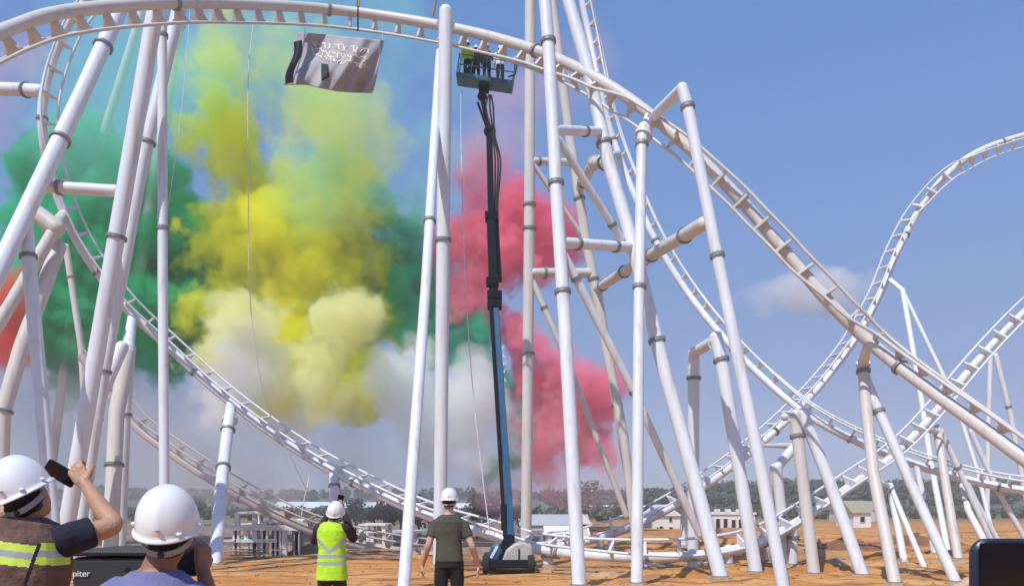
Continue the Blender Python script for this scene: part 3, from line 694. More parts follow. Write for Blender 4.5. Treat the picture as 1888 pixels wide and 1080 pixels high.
def head_parts(mb, c, fr, k=1.0):
    """c = centre of the skull; fr columns: right, forward, up"""
    T = lambda x, y, z: c+fr@Vector((x*k, y*k, z*k))
    mb2 = MB(); mb2.ball((0,0,0), 1, 24, 14)
    def eb(ctr, sx, sy, sz): mb.add([c+fr@Vector(((ctr[0]+p.x*sx)*k, (ctr[1]+p.y*sy)*k, (ctr[2]+p.z*sz)*k)) for p in mb2.v], mb2.f)
    eb((0,-.008,.02), .076, .094, .092); eb((0,.022,-.045), .060, .068, .062); eb((0,.045,-.088), .034, .036, .026)
    eb((0,.096,-.022), .012, .018, .015); eb((0,.090,-.002), .008, .014, .026)          # nose
    eb((0,.086,-.060), .024, .010, .007); eb((0,.083,-.072), .021, .010, .007)          # lips
    eb((-.032,.080,.022), .020, .010, .006); eb((.032,.080,.022), .020, .010, .006)      # brow
    for sx in (-1, 1): eb((sx*.079,-.006,-.012), .010, .019, .031); eb((sx*.074,-.008,-.030), .008, .012, .012)
def eyes(parent, c, fr, k=1.0):
    for sx in (-1, 1):
        mb = MB(); mb.ball(c+fr@Vector((sx*.031*k, .081*k, .004*k)), .0115*k, 12, 8); o = mb.build('eye', M['eye'], parent, smooth=180)
M['eye'] = mat('eye', (.05, .03, .02), rough=.2)
def hair_part(parent, c, fr, k=1.0, low=-.075, m='hair'):
    mb = MB(); b = MB(); b.ball((0,0,0), 1, 30, 18)
    def eb(ctr, sx, sy, sz): mb.add([c+fr@Vector(((ctr[0]+p.x*sx)*k, (ctr[1]+p.y*sy)*k, (ctr[2]+p.z*sz)*k)) for p in b.v], b.f)
    eb((0,-.016,.024), .083, .097, .097); eb((0,-.040,-.035), .066, .058, .060)
    def fn(x, n): return 0
    o = remeshed(mb, 'hair', .006, M[m], parent, wrinkle=.003, wscale=60, smooth=2)
    bm = bmesh.new(); bm.from_mesh(o.data); inv = fr.transposed()
    dl = [v for v in bm.verts if (lambda q: q.y > .052*k or (q.z < low*k))(inv@(v.co+parent.location-c))]
    bmesh.ops.delete(bm, geom=dl, context='VERTS'); bm.to_mesh(o.data); bm.free(); return o
def helmet_part(parent, c, fr, k=1.0, detail=True, strap=True):
    """hard hat: ribbed shell, brim with a peak, harness and nape strap; c = skull centre"""
    mb = MB(); seg, rings = 56, 18; v = []; f = []
    def pos(a, t, grow=0.0):
        ca, sa = math.cos(a), math.sin(a)
        rx, ry, h = .110+grow, .134+grow, .146+grow
        rr = math.sin(t)**.86; z = .018+h*math.cos(t)
        ridge = .0045*max(0, math.sin(t))*(math.exp(-((ca*rr)/.16)**2))*(1 if t < 1.45 else 0)
        q = Vector((ca*rx*rr, sa*ry*rr, z)); return q*(1+ridge/.12)
    for i in range(rings+1):
        t = max(.001, i/rings*math.pi/2)
        v += [pos(2*math.pi*j/seg, t) for j in range(seg)]
    for i, (gx, gz_) in enumerate(((.003,-.004),(.010,-.010),(.012,-.016),(.007,-.017),(-.004,-.006))):   # brim lip
        for j in range(seg):
            a = 2*math.pi*j/seg; front = max(0, math.sin(a))**3; q = pos(a, math.pi/2)
            q = q+Vector((math.cos(a)*gx, math.sin(a)*(gx+(.030*front if gx > .01 else 0)), gz_-.010*front*(gx > .01))); v.append(q)
    n = rings+5
    for i in range(n):
        for j in range(seg):
            a = i*seg+j; b = i*seg+(j+1) % seg; f.append((a, a+seg, b+seg, b))
    f.append(tuple(range(seg)))
    mb.add([c+fr@(q*k) for q in v], f); sh = mb.build('helmet', M['helmet'], parent, smooth=180)
    if detail:
        for a in (-.12, math.pi+.12, -math.pi/2+.66):
            mb = MB(); q = pos(a, math.pi/2-.08, .004); mb.ball(c+fr@((q+Vector((0,0,-.003)))*k), .0095*k, 14, 8, (1.2,1.2,.75)); mb.build('lug', M['helmet'], sh, smooth=180)
        mb = MB()
        q = pos(-math.pi/2+.05, math.pi/2-.22, .001); mb.ball(c+fr@(q*k), .006*k, 10, 6, (1.6,1,.5)); mb.build('vent', M['flange'], sh, smooth=180)
    if strap:
        mb = MB(); pts = [c+fr@(Vector((math.cos(a)*.088, math.sin(a)*.104-.006, -.022-.030*max(0, -math.sin(a))))*k) for a in [math.pi+.1+(math.pi-.2)*i/14 for i in range(15)]]
        for a, b in zip(pts, pts[1:]): mb.beam(a, b, .006*k, .022*k, up=fr@Vector((0,0,1)))
        mb.build('nape_strap', M['strap'], parent)
        mb = MB(); q = c+fr@(Vector((0,-.112,-.052))*k); mb.ball(q, .013*k, 12, 8); mb.build('ratchet', M['helmet_trim'], parent, smooth=180)
    return sh
M['strap'] = mat('grey_harness', (.30, .31, .32), rough=.7)

def person(label, base, H=1.75, larm=None, rarm=None, lh=None, rh=None, top='olive', sleeve=.5, legs='trouser', head_up=(0,0,1), head_fwd=(0,1,0), head_c=None,
           skin='skin', helmet=True, vest=None, vestfn=None, vest_m=(), voxel=.009, group=None, wr=.004, sleeves_m=None, full=True, tilt=(0,0), yaw=0, hair='hair', detail=True, width=1.0, hem=.50):
    """figure facing +Y; larm/rarm = [shoulder, elbow, wrist] in world coordinates or None for hanging; lh/rh=(dir, normal, curl)"""
    k = H/1.75; B = Vector(base); W = width
    def L(x, y, z): return B+Vector((x*k*W, y*k, z*k))+Vector((tilt[0]*z*k, tilt[1]*z*k, 0))
    root = empty('person', tuple(B), label, 'person', group)
    nk = L(0,-.01,1.46); hc = Vector(head_c) if head_c is not None else L(0,.015,1.625)
    fr = rot_frame(head_up, head_fwd)
    LS = larm or [L(-.185,0,1.40), L(-.235,-.02,1.12), L(-.25,.06,.875)]
    RS = rarm or [L(.185,0,1.40), L(.235,-.02,1.12), L(.25,.06,.875)]
    # body
    mb = MB()
    loft(mb, [(L(0,0,.84), .150*k*W, .105*k), (L(0,0,.95), .155*k*W, .11*k), (L(0,0,1.08), .135*k*W, .098*k), (L(0,0,1.25), .158*k*W, .112*k), (L(0,-.005,1.36), .168*k*W, .108*k), (L(0,-.01,1.43), .125*k*W, .075*k), (L(0,-.008,1.47), .062*k, .06*k)])
    limb(mb, [L(0,-.015,1.40), nk, hc+fr@Vector((0,-.012,-.06))*k], [.064*k, .056*k, .056*k])
    head_parts(mb, hc, fr, k)
    for S in (LS, RS):
        s, e, w_ = [Vector(q) for q in S]
        limb(mb, [s, s.lerp(e, .45), e, e.lerp(w_, .28), w_], [.054*k, .047*k, .040*k, .041*k, .027*k])
    hd = []
    for S, hh, sd in ((LS, lh, 1), (RS, rh, -1)):
        e, w_ = Vector(S[1]), Vector(S[2]); dd = (w_-e).normalized()
        d_, n_, cu = hh[:3] if hh else (dd+Vector((0,.1,0)), Vector((-sd*-1,0,0)), .35)
        tsd = hh[3] if hh and len(hh) > 3 else sd
        mb.tube([w_-dd*.02, w_+Vector(d_).normalized()*.03], [.026*k, .022*k], 12); hand(mb, w_+Vector(d_).normalized()*.005, d_, n_, tsd, cu, k)
    if full:
        for sx in (-1, 1):
            limb(mb, [L(sx*.085,0,.88), L(sx*.095,.01,.66), L(sx*.10,.012,.47), L(sx*.105,-.01,.33), L(sx*.11,-.02,.09)], [.088*k,.078*k,.056*k,.056*k,.038*k])
            limb(mb, [L(sx*.11,-.035,.05), L(sx*.125,.12,.035)], [.036*k,.030*k])
    remeshed(mb, 'body', voxel, M[skin], root, smooth=2)
    if detail: eyes(root, hc, fr, k)
    hair_part(root, hc, fr, k, m=hair)
    if helmet: helmet_part(root, hc+fr@Vector((0,-.004,.008))*k, fr, k, detail=detail, strap=detail)
    # upper garment
    mb = MB(); g = .014*k
    loft(mb, [(L(0,0,hem*1.75), .168*k*W+g, .118*k+g), (L(0,0,1.0), .158*k*W+g, .112*k+g), (L(0,0,1.12), .150*k*W+g, .108*k+g), (L(0,0,1.26), .168*k*W+g, .118*k+g), (L(0,-.005,1.37), .178*k*W+g, .112*k+g), (L(0,-.01,1.435), .128*k*W+g, .078*k+g), (L(0,-.012,1.462), .070*k+g, .062*k+g)])
    for sx_, S in ((-1, LS), (1, RS)):
        s, e, w_ = [Vector(q) for q in S]; ins = s.lerp(L(sx_*.06,0,1.35), .55)
        if sleeve <= .6:
            q = s.lerp(e, sleeve*1.35); limb(mb, [ins, s-(e-s).normalized()*.01, s.lerp(q, .55), q], [.080*k, .071*k, .066*k, .068*k], end=False)
        else:
            q = e.lerp(w_, .88); limb(mb, [ins, s-(e-s).normalized()*.01, s.lerp(e, .5), e, e.lerp(w_, .4), q], [.078*k, .068*k, .062*k, .056*k, .050*k, .040*k], end=False)
    remeshed(mb, 'shirt', voxel, M[top], root, wrinkle=wr, smooth=3)
    if full:
        mb = MB()
        loft(mb, [(L(0,0,.80), .145*k*W+g, .115*k+g), (L(0,0,.92), .155*k*W+g*.7, .115*k+g*.7), (L(0,0,1.03), .145*k*W+g*.5, .105*k+g*.5)])
        for sx in (-1, 1): limb(mb, [L(sx*.085,0,.86), L(sx*.10,.01,.66), L(sx*.105,.012,.47), L(sx*.11,-.01,.30), L(sx*.115,-.02,.07)], [.098*k,.090*k,.074*k,.068*k,.060*k])
        remeshed(mb, 'trousers', voxel, M[legs], root, wrinkle=wr*1.3, smooth=3)
        for sx in (-1, 1):
            mb = MB(); limb(mb, [L(sx*.113,-.045,.052), L(sx*.122,.05,.048), L(sx*.13,.135,.04)], [.047*k,.045*k,.040*k]); mb.build('shoe', M['rubber'], root, smooth=180)
    if vest:
        mb = MB(); g = .030*k
        loft(mb, [(L(0,0,hem*1.75-.04), .178*k*W+g, .128*k+g), (L(0,0,1.0), .156*k*W+g, .118*k+g), (L(0,0,1.12), .142*k*W+g, .112*k+g), (L(0,0,1.26), .162*k*W+g, .122*k+g), (L(0,-.005,1.37), .160*k*W+g, .116*k+g), (L(0,-.01,1.44), .118*k*W+g, .082*k+g), (L(0,-.012,1.468), .066*k+g, .062*k+g)])
        remeshed(mb, 'vest', voxel*.8, M[vest], root, wrinkle=wr*1.2, smooth=3, matfn=vestfn, extra=[M[q] for q in vest_m])
    return root, hc, fr

# the man in the olive shirt
D1 = 11.0; b1 = P(828, 930, D1); b1.z = 0
person('person seen from behind in white helmet, olive T-shirt and black trousers, arms hanging', b1, H=1.77,
       larm=[P(801,969,D1), P(790,1004,D1-.05), P(779,1041,D1+.08)], rarm=[P(855,969,D1), P(870,1005,D1-.05), P(882,1043,D1+.08)],
       lh=((-.12,.12,-1), (1,0,0), .42), rh=((.05,.12,-1), (-1,0,0), .5), top='olive', sleeve=.42, skin='skin_light', hem=.50, wr=.0035, width=.98)
# the man in the yellow vest filming
D2 = 10.5; b2 = P(612, 930, D2); b2.z = 0
def vest_pat(c, n):
    px = CX+c.x/c.y*F; py = HY-(c.z-CZ)/c.y*F; x = (c.x-b2.x)
    z = c.z
    def seg(x0, z0, x1, z1, w_):
        t = max(0, min(1, ((x-x0)*(x1-x0)+(z-z0)*(z1-z0))/((x1-x0)**2+(z1-z0)**2)))
        return math.hypot(x-x0-(x1-x0)*t, z-z0-(z1-z0)*t) < w_
    if seg(-.19, 1.22, .0, 1.03, .022) or seg(.19, 1.20, .0, 1.03, .022): return 1
    if abs(z-.985+abs(x)*.02) < .022 or abs(z-.895) < .022: return 1
    return 0
k2 = 1.66/1.75
_, hc2, fr2 = person('person in fluorescent yellow vest and white helmet filming upwards with both arms raised', b2, H=1.66,
       larm=[P(588,974,D2), P(580,996,D2+.22), P(606,944,D2+.36)], rarm=[P(636,974,D2), P(652,992,D2+.22), P(632,938,D2+.36)],
       lh=((.45,.35,1), (.8,.3,0), .6), rh=((-.15,.3,1), (-.9,.3,0), .7), top='darkbrown', sleeve=.9, legs='darkbrown', head_up=(.05,-.42,.9), head_fwd=(0,.9,.42),
       head_c=P(619,947,D2+.02), vest='hivis', vestfn=vest_pat, vest_m=('silver',), wr=.004, width=.97, hem=.44)
def phone(label, c, fr, w=.155, h=.075, t=.009, r_=.012, cam_side=None):
    """rounded slab; fr columns: width axis, thickness axis, height axis"""
    root = empty('phone', tuple(c), label, 'phone')
    pts = []
    for sx, sz, a0 in ((1,1,0),(-1,1,90),(-1,-1,180),(1,-1,270)):
        for i in range(7):
            a = R(a0+90*i/6); pts.append((sx*(w/2-r_)+math.cos(a)*r_, sz*(h/2-r_)+math.sin(a)*r_))
    n = len(pts); mb = MB(); v = []; e = .0022
    for y, s_ in ((-t/2, e), (-t/2+e, 0), (t/2-e, 0), (t/2, e)):
        v += [c+fr@Vector((x*(1-s_/w*2), y, z*(1-s_/h*2))) for x, z in pts]
    f = [tuple(range(n)), tuple(3*n+i for i in range(n-1, -1, -1))]
    for j in range(3):
        for i in range(n): f.append((j*n+i, j*n+n+i, j*n+n+(i+1) % n, j*n+(i+1) % n))
    mb.add(v, f); mb.build('case', M['case'], root, smooth=35)
    mb = MB(); mb.box(c+fr@Vector((0,-t/2-.0006,0)), (w*.94, .0012, h*.9), fr); mb.build('screen', M['screen'], root)
    mb = MB(); mb.box(c+fr@Vector((w*.36,t/2+.0012,h*.2)), (.022, .0024, .030), fr); mb.build('camera_bump', M['glass'], root)
    return root
M['case'] = mat('navy_phone_case', (.02, .025, .05), rough=.32, vary=.1)
M['screen'] = mat('unlit_screen', (.004, .004, .006), rough=.12)
phone('small black phone held up beside the helmet of the person in the yellow vest', P(627,922,D2+.42), rot_frame((.3,-.3,1), (-.3,1,.2)), w=.078, h=.155)

# foreground spectator on the left, phone raised
D3 = 3.7; hc3 = P(48,912,D3)
b3 = P(38, 930, D3); b3.z = 0.03
def brown_pat(c, n):
    x = (c.x-b3.x); z = c.z
    if c.y > b3.y+.02: return 0
    xs = x+.02*math.sin(z*9)
    zz = z+x*.14
    gap = abs((x-.115)-(z-1.33)*.30) < .007 and z < 1.44
    if gap: return 3
    if x > .118+(z-1.33)*.3 and z < 1.47: zz += -.015
    if abs(zz-1.405) < .014: return 2
    if abs(zz-1.405) < .046: return 1
    return 0
person('person at lower left in white helmet and brown vest with lime tape raising a phone', b3, H=1.81,
       larm=[P(-40,985,D3), P(-70,1010,D3+.25), P(2,950,D3+.36)], rarm=[P(118,996,D3), P(208,968,D3+.12), P(158,893,D3+.30)],
       lh=((.65,.2,.75), (.3,.9,0), .6), rh=((-.55,.18,.75), (-.25,.95,.1), .95), top='navy', sleeve=.42, head_c=hc3, head_up=(-.38,-.30,.9), head_fwd=(0,.9,.25),
       vest='brown', vestfn=brown_pat, vest_m=('hivis_strip', 'silver', 'navy'), voxel=.006, wr=.005, width=1.04)
phone('black phone gripped in the raised right hand of the person at the lower left', P(112,872,D3+.36), rot_frame((.55,-.05,.85), (-.15,1,.1)), w=.15, h=.075)
# foreground spectator in the blue shirt
D4 = 3.05; hc4 = P(311,978,D4); b4 = P(290, 930, D4); b4.z = -.035
person('person with large white helmet in the lower left foreground wearing a dusty blue shirt', b4, H=1.68,
       larm=[P(212,1105,D4), P(190,1240,D4+.08), P(262,1140,D4+.28)], rarm=[P(362,1112,D4), P(412,1190,D4+.14), P(374,1052,D4+.16)],
       lh=((.4,.3,1), (.8,.4,0), .6), rh=((-.10,.25,1), (-.9,.45,0), 1.0), top='blue_cloth', sleeve=.5, head_c=hc4, head_up=(.05,-.36,.93), head_fwd=(-.1,1,.2),
       voxel=.006, wr=.003, skin='skin_dark', width=.86)
M_ = None
phone('dark phone held close to the face of the person in the blue shirt', P(345,1026,D4+.27), rot_frame((0,-.1,1), (0,1,.1)), w=.075, h=.15)
# spectator beside the camera, only the phone and fingers in view
D5 = .8; pc = P(1790, 992, D5)+Vector((.080, 0, -.040)); b5 = Vector((pc.x+.05, .30, -.12))
phone('large black phone in a navy case filling the bottom right corner', pc, rot_frame((0,0,1), (0,1,0)), w=.16, h=.08, r_=.015, t=.011)
person('person outside the frame whose fingertips hold the bottom right phone', b5, H=1.74,
       larm=[b5+Vector((-.18,.02,1.39)), b5+Vector((-.26,.26,1.22)), pc+Vector((-.142,.055,-.112))], rarm=[b5+Vector((.18,.02,1.39)), b5+Vector((.30,.22,1.2)), pc+Vector((.12,.02,-.10))],
       lh=((.75,-.0,.62), (.4,-.9,0), .12), rh=((-.62,0,.62), (-.6,-.75,0), .45), top='olive', sleeve=.42, skin='skin_light')

# ------------------------------------------------------------------ boom lift
LD = 37.5
lb = P(938, 930, LD); lb.z = gz(lb.x, lb.y)
lift = empty('boom_lift', tuple(lb), 'blue and black boom lift raised beside the central column under the arch', 'boom lift')
mb = MB(); z0 = lb.z
mb.box((lb.x, LD, z0+.42), (1.7, 2.6, .34)); mb.box((lb.x, LD, z0+.66), (1.0, 1.2, .18)); ch = mb.build('chassis', M['lift_dark'], lift, bevel=.05)
for sx in (-1, 1):
    for sy in (-1, 1):
        c = Vector((lb.x+sx*.95, LD+sy*1.0, z0+.40)); mb = MB(); pr = [(.24,-.14),(.36,-.14),(.40,-.10),(.40,.10),(.36,.14),(.24,.14)]
        v = []; f = []; n = 28
        for i in range(n):
            a = 2*math.pi*i/n
            v += [c+Vector((w_, math.cos(a)*r_, math.sin(a)*r_)) for r_, w_ in pr]
        for i in range(n):
            for j in range(6):
                a = i*6+j; b = i*6+(j+1) % 6; e = ((i+1) % n)*6
                f.append((a, e+j, e+(j+1) % 6, b))
        mb.add(v, f); wh = mb.build('wheel', M['rubber'], lift, smooth=40)
        mb = MB(); mb.tube([c-Vector((.10,0,0)), c+Vector((.10,0,0))], .245, 20); mb.ball(c+Vector((sx*.13,0,0)), .10, 12, 8); mb.build('rim', M['lift_blue'], wh, smooth=40)
def prism(mb, outline, y0, y1):
    n = len(outline); v = [Vector((x, y0, z)) for x, z in outline]+[Vector((x, y1, z)) for x, z in outline]
    mb.add(v, [tuple(range(n)), tuple(range(2*n-1, n-1, -1))]+[(i, n+i, n+(i+1) % n, (i+1) % n) for i in range(n)])
q = lambda px, py: (P(px, py, LD).x, P(px, py, LD).z)
mb = MB(); prism(mb, [q(928,1042), q(927,1028), q(933,1012), q(948,1000), q(962,997), q(980,1004), q(982,1022), q(980,1042)][::-1], LD-.9, LD+.5); mb.build('engine_cover', M['lift_grey'], lift, bevel=.08, smooth=30)
mb = MB(); prism(mb, [q(894,1040), q(896,1025), q(908,1004), q(921,1001), q(926,1012), q(914,1040)][::-1], LD-.7, LD+.4); cv = mb.build('control_cabinet', M['lift_blue'], lift, bevel=.05)
mb = MB(); a = P(905,1028,LD-.72); b = P(917,1006,LD-.72); mb.beam(a, b, .12, .03, up=Vector((0,1,0))); mb.build('stripe', M['render'], cv)
mb = MB(); prism(mb, [q(924,1042), q(924,1000), q(934,984), q(946,984), q(950,1000), q(948,1042)][::-1], LD-.3, LD+.9); mb.build('turret', M['lift_dark'], lift, bevel=.05)
mb = MB(); mb.box(P(957,1022,LD-.92), (.06,.03,.5)); mb.build('door_handle', M['lift_dark'], lift)
def sec(name, m, pts, w_, h_):
    mb = MB(); pts = [P(*p) for p in pts]
    for a, b in zip(pts, pts[1:]): mb.beam(a, b, w_, h_, up=Vector((0,-1,0)))
    return mb.build(name, M[m], lift, bevel=.03)
s1 = sec('boom_base_section', 'lift_blue', [(941,992,37.6),(911,560,40)], .40, .54)
sec('boom_middle_section', 'lift_dark', [(912,590,39.9),(905,395,41.2)], .42, .44); sec('boom_tip_section', 'lift_dark', [(906,420,41.1),(902,238,42.4)], .30, .34)
sec('dark_side_plate', 'lift_dark', [(931,990,37.55),(905,560,39.95)], .16, .66)
for (px, py, d, ww) in ((912,562,40,.66),(912,545,40.1,.68),(906,400,41.2,.60),(908,520,40.3,.58)):
    mb = MB(); c = P(px, py, d); mb.box(c, (ww, .74, .34)); mb.build('boom_collar', M['lift_dark'], lift, bevel=.03)
mb = MB(); mb.tube([P(929,935,37.7), P(925,856,38.1)], .10, 12); cyl = mb.build('lift_cylinder', M['brass'] if 'brass' in M else M['lift_grey'], lift, smooth=40)
mb = MB(); mb.tube([P(930,975,37.5), P(929,930,37.7)], .15, 12); mb.build('cylinder_sleeve', M['lift_dark'], lift, smooth=40)
for off in (0, 5, 9):                                  # hose bundle bowing away from the boom
    mb = MB(); pts = catmull([tuple(P(px+off*.5, py, 42.2-1.6*max(0,(py-240)/280))) for px, py in ((901,175),(896+off,200),(908,250),(913+off*.6,300),(913,390),(920,520))], 8); mb.tube(pts, .045, 7); mb.build('hose', M['rubber'], lift, smooth=60)
mb = MB()                                              # jib: two parallel links
mb.beam(P(902,245,42.4), P(889,180,42.8), .22, .26, up=Vector((0,-1,0))); mb.beam(P(899,240,42.3), P(881,190,42.7), .10, .12, up=Vector((0,-1,0))); mb.ball(P(903,242,42.4), .30, 14, 8); mb.ball(P(889,178,42.8), .24, 14, 8)
mb.build('jib', M['lift_dark'], lift, smooth=30)
mb = MB()
for k_ in range(16):
    a = P(934-k_*.8, 690+k_*9, 41.05)
mb.build('jib', M['lift_dark'], lift) if False else None
# side lettering blocks are unreadable marks in the photograph: small pale glyph shapes down the boom
for i, py in enumerate((640, 655, 670, 684, 699)):
    a = P(927+i*.9, py, 38.9); mb = MB(); mb.box(a, (.04, .02, .15)); mb.box(a+Vector((.06,0,(.08,-.07,.0,.09,-.08)[i])), (.06, .02, .04)); mb.build('letter', M['render'], s1)
# basket
bk = P(893, 158, 42.8); tl = R(-8.5)
bfr = Matrix.Rotation(tl, 3, 'Y').transposed() if False else Matrix.Rotation(R(8.5), 3, 'Y')
def bp(x, y, z): return bk+bfr@Vector((x, y, z))
mb = MB(); mb.box(bp(0,0,.05), (2.75, 1.0, .08), bfr); bas = mb.build('basket', M['lift_teal'], lift, bevel=.02)
mb = MB()
for z in (.16,): 
    for sy in (-1, 1): mb.box(bp(0, sy*.49, .15), (2.75, .04, .15), bfr)
    for sx in (-1, 1): mb.box(bp(sx*1.37, 0, .15), (.04, 1.0, .15), bfr)
mb.build('toe_board', M['lift_teal'], bas)
for z in (.62, 1.12):
    mb = MB()
    for sy in (-1, 1): mb.tube([bp(-1.37, sy*.49, z), bp(1.37, sy*.49, z)], .028, 8)
    for sx in (-1, 1): mb.tube([bp(sx*1.37, -.49, z), bp(sx*1.37, .49, z)], .02, 8)
    mb.build('guard_rail', M['lift_teal'], bas, smooth=60)
for i in range(5):
    for sy in (-1, 1):
        mb = MB(); x = -1.37+i*2.74/4; mb.tube([bp(x, sy*.49, .08), bp(x, sy*.49, 1.12)], .024, 8); mb.build('rail_post', M['lift_teal'], bas, smooth=60)
mb = MB(); mb.tube([bp(1.05,-.6,1.1), bp(1.5,-.65,.9), bp(1.45,-.6,.45), bp(1.15,-.6,.3)], .045, 8); mb.build('hose', M['rubber'], bas, smooth=60)
mb = MB(); mb.box(bp(-.9,.68,.85), (.5,.2,.4), bfr); mb.build('control_panel', M['lift_dark'], bas, bevel=.02)
mb = MB(); mb.box(bp(0,0,-.12), (.5,.6,.24), bfr); mb.build('basket_mount', M['lift_dark'], lift)
def rider(label, px, top, legs, dy, helm=True, raise_=False):
    c = P(px, 150, 42.8+dy); loc = bp((c.x-bk.x), dy, .105); B = loc
    sh = lambda s, x, y, z: B+Vector((s*x, y, z))
    ra = [sh(1,.185,0,1.38), sh(1,.26,.10,1.15), sh(1,.20,.32,1.35)] if raise_ else None
    person(label, loc, H=1.84, width=1.08, top=top, legs=legs, voxel=.02, detail=False, helmet=helm, sleeve=.9, wr=.006, rarm=ra,
           rh=((0,.3,1), (-1,0,0), .4) if raise_ else None, group='workers standing in the raised basket')
rider('worker in yellow vest at the left end of the raised basket', 861, 'hivis', 'trouser', -.22)
rider('worker in dark clothes second from the left in the raised basket', 877, 'navy', 'trouser', .12)
rider('worker in black clothes in the middle of the raised basket', 897, 'trouser', 'trouser', -.2, raise_=True)
rider('worker in white shirt and black trousers at the right of the raised basket', 922, 'cloth_white', 'trouser', -.18, raise_=True)

# ------------------------------------------------------------------ banner slung under the arch
BD = 42.6
def cloth_pt(u, v):
    """u 0..1 left-right, v 0..1 top-bottom"""
    topx, topy = 558+u*150, 60+u*15; botx, boty = 548+u*140, 152+u*20+math.sin(u*math.pi)*6
    px = topx+(botx-topx)*v; py = topy+(boty-topy)*v
    d = BD + .12*math.sin(u*31+v*9)*(.3+v*.7) + .34*math.sin(u*7+v*2) + .2*math.sin(v*5+u*3) + .12*math.sin(u*17-v*6)*v
    if u < .12:                                     # left end curls back on itself
        k = (.12-u)/.12; px -= 26*math.sin(k*1.9)*(.35+.65*v) ; d += 1.0*(1-math.cos(k*2.6)); py += 6*k*v
    return P(px, py, d)
nu, nv = 70, 34
ban = empty('banner', tuple(cloth_pt(.5, 0)), 'crumpled grey cloth with pale lettering hanging beneath the arch', 'banner')
def sheet(name, m, fn, a, b, off=0):
    mb = MB(); v = [fn(i/a, j/b)+Vector((0, off, 0)) for j in range(b+1) for i in range(a+1)]
    mb.add(v, [(j*(a+1)+i, j*(a+1)+i+1, (j+1)*(a+1)+i+1, (j+1)*(a+1)+i) for j in range(b) for i in range(a)])
    o = mb.build(name, M[m], ban, smooth=180); s_ = o.modifiers.new('s', 'SOLIDIFY'); s_.thickness = .02; return o
cl = sheet('cloth', 'banner', cloth_pt, nu, nv)
sheet('rolled_end', 'banner_dark', lambda u, v: P(528+u*14+4*math.sin(v*6)+ (1-v)*14, 78+v*78-4*u, BD-.25-.3*math.sin(u*3)), 10, 20)
sheet('patch', 'banner_dark', lambda u, v: cloth_pt(.28+u*.09+.03*v, .55+.32*v*(1-.3*u))+Vector((0,-.03,0)), 6, 6)
rr_ = random.Random(21)
for i in range(64):                                 # pale printed strokes, too creased to read
    u0 = .13+.72*(i/64)+rr_.uniform(-.02,.02); row = i % 3; v0 = (.15,.27,.38)[row]+.1*u0*(1 if row else .4); mb = MB()
    pts = []
    du, dv = rr_.choice([(0,.10),(.05,.02),(.03,.09),(-.03,.08),(.07,-.02),(.045,.05)])
    for k_ in range(5):
        t = k_/4; p = cloth_pt(u0+du*t+.008*math.sin(t*6+i), v0+dv*t); pts.append(p+Vector((0,-.035,0)))
    for a, b in zip(pts, pts[1:]): mb.beam(a, b, .02, .055, up=Vector((.3,0,1)) if abs(du) > abs(dv) else Vector((1,0,0)))
    mb.build('lettering', M['ink'], cl)
for px, dx in ((562,0),(705,0)):
    mb = MB(); mb.tube([P(px, 40, 42.4), P(px+1, 62 if px < 600 else 75, BD)], .02, 6); mb.build('tie_cord', M['rope'], ban)
mb = MB(); mb.tube([P(660,-60,41.3), P(660,8,41.3), P(660,58,41.6)], .035, 8); o = mb.build('lifting_chain', M['lift_dark'], smooth=60); tag(o, 'dark lifting chain hanging in front of the arch above the banner', 'chain')
mb = MB(); mb.tube([P(661,-60,41.0), P(662,12,41.0)], .05, 8); o = mb.build('lifting_sling', M['orange'], smooth=60); tag(o, 'short yellow sling beside the dark lifting chain', 'sling')
mb = MB(); mb.tube([P(805,-60,41.0), P(803,8,41.0), P(799,30,41.4)], .05, 8); o = mb.build('lifting_sling', M['orange'], smooth=60); tag(o, 'short yellow sling by the top of the tall central column', 'sling')
def rope(label, pts, r_=.026):
    mb = MB(); mb.tube([Vector(p) for p in catmull([tuple(P(*p)) for p in pts], 8)], r_, 6); o = mb.build('rope', M['rope'], smooth=60); tag(o, label, 'rope', 'white ropes hanging from the arch')
rope('long white rope trailing down in front of the yellow smoke', [(470,25,41),(458,140,41),(458,380,42),(462,560,43),(478,690,44),(500,770,45),(540,850,46),(566,905,47)])
rope('white rope end hanging by the post left of the yellow vest', [(566,905,47),(570,880,47),(560,925,47),(556,950,47)])
rope('white rope hanging from the basket beside the bright central column', [(850,165,42.6),(851,300,42.5),(858,520,42.3),(872,720,42.2),(890,880,42.1),(903,985,42)])
rope('thin cable hanging right of the twin leaning columns', [(352,-10,41),(340,150,41),(322,300,41),(310,380,41)], .015)

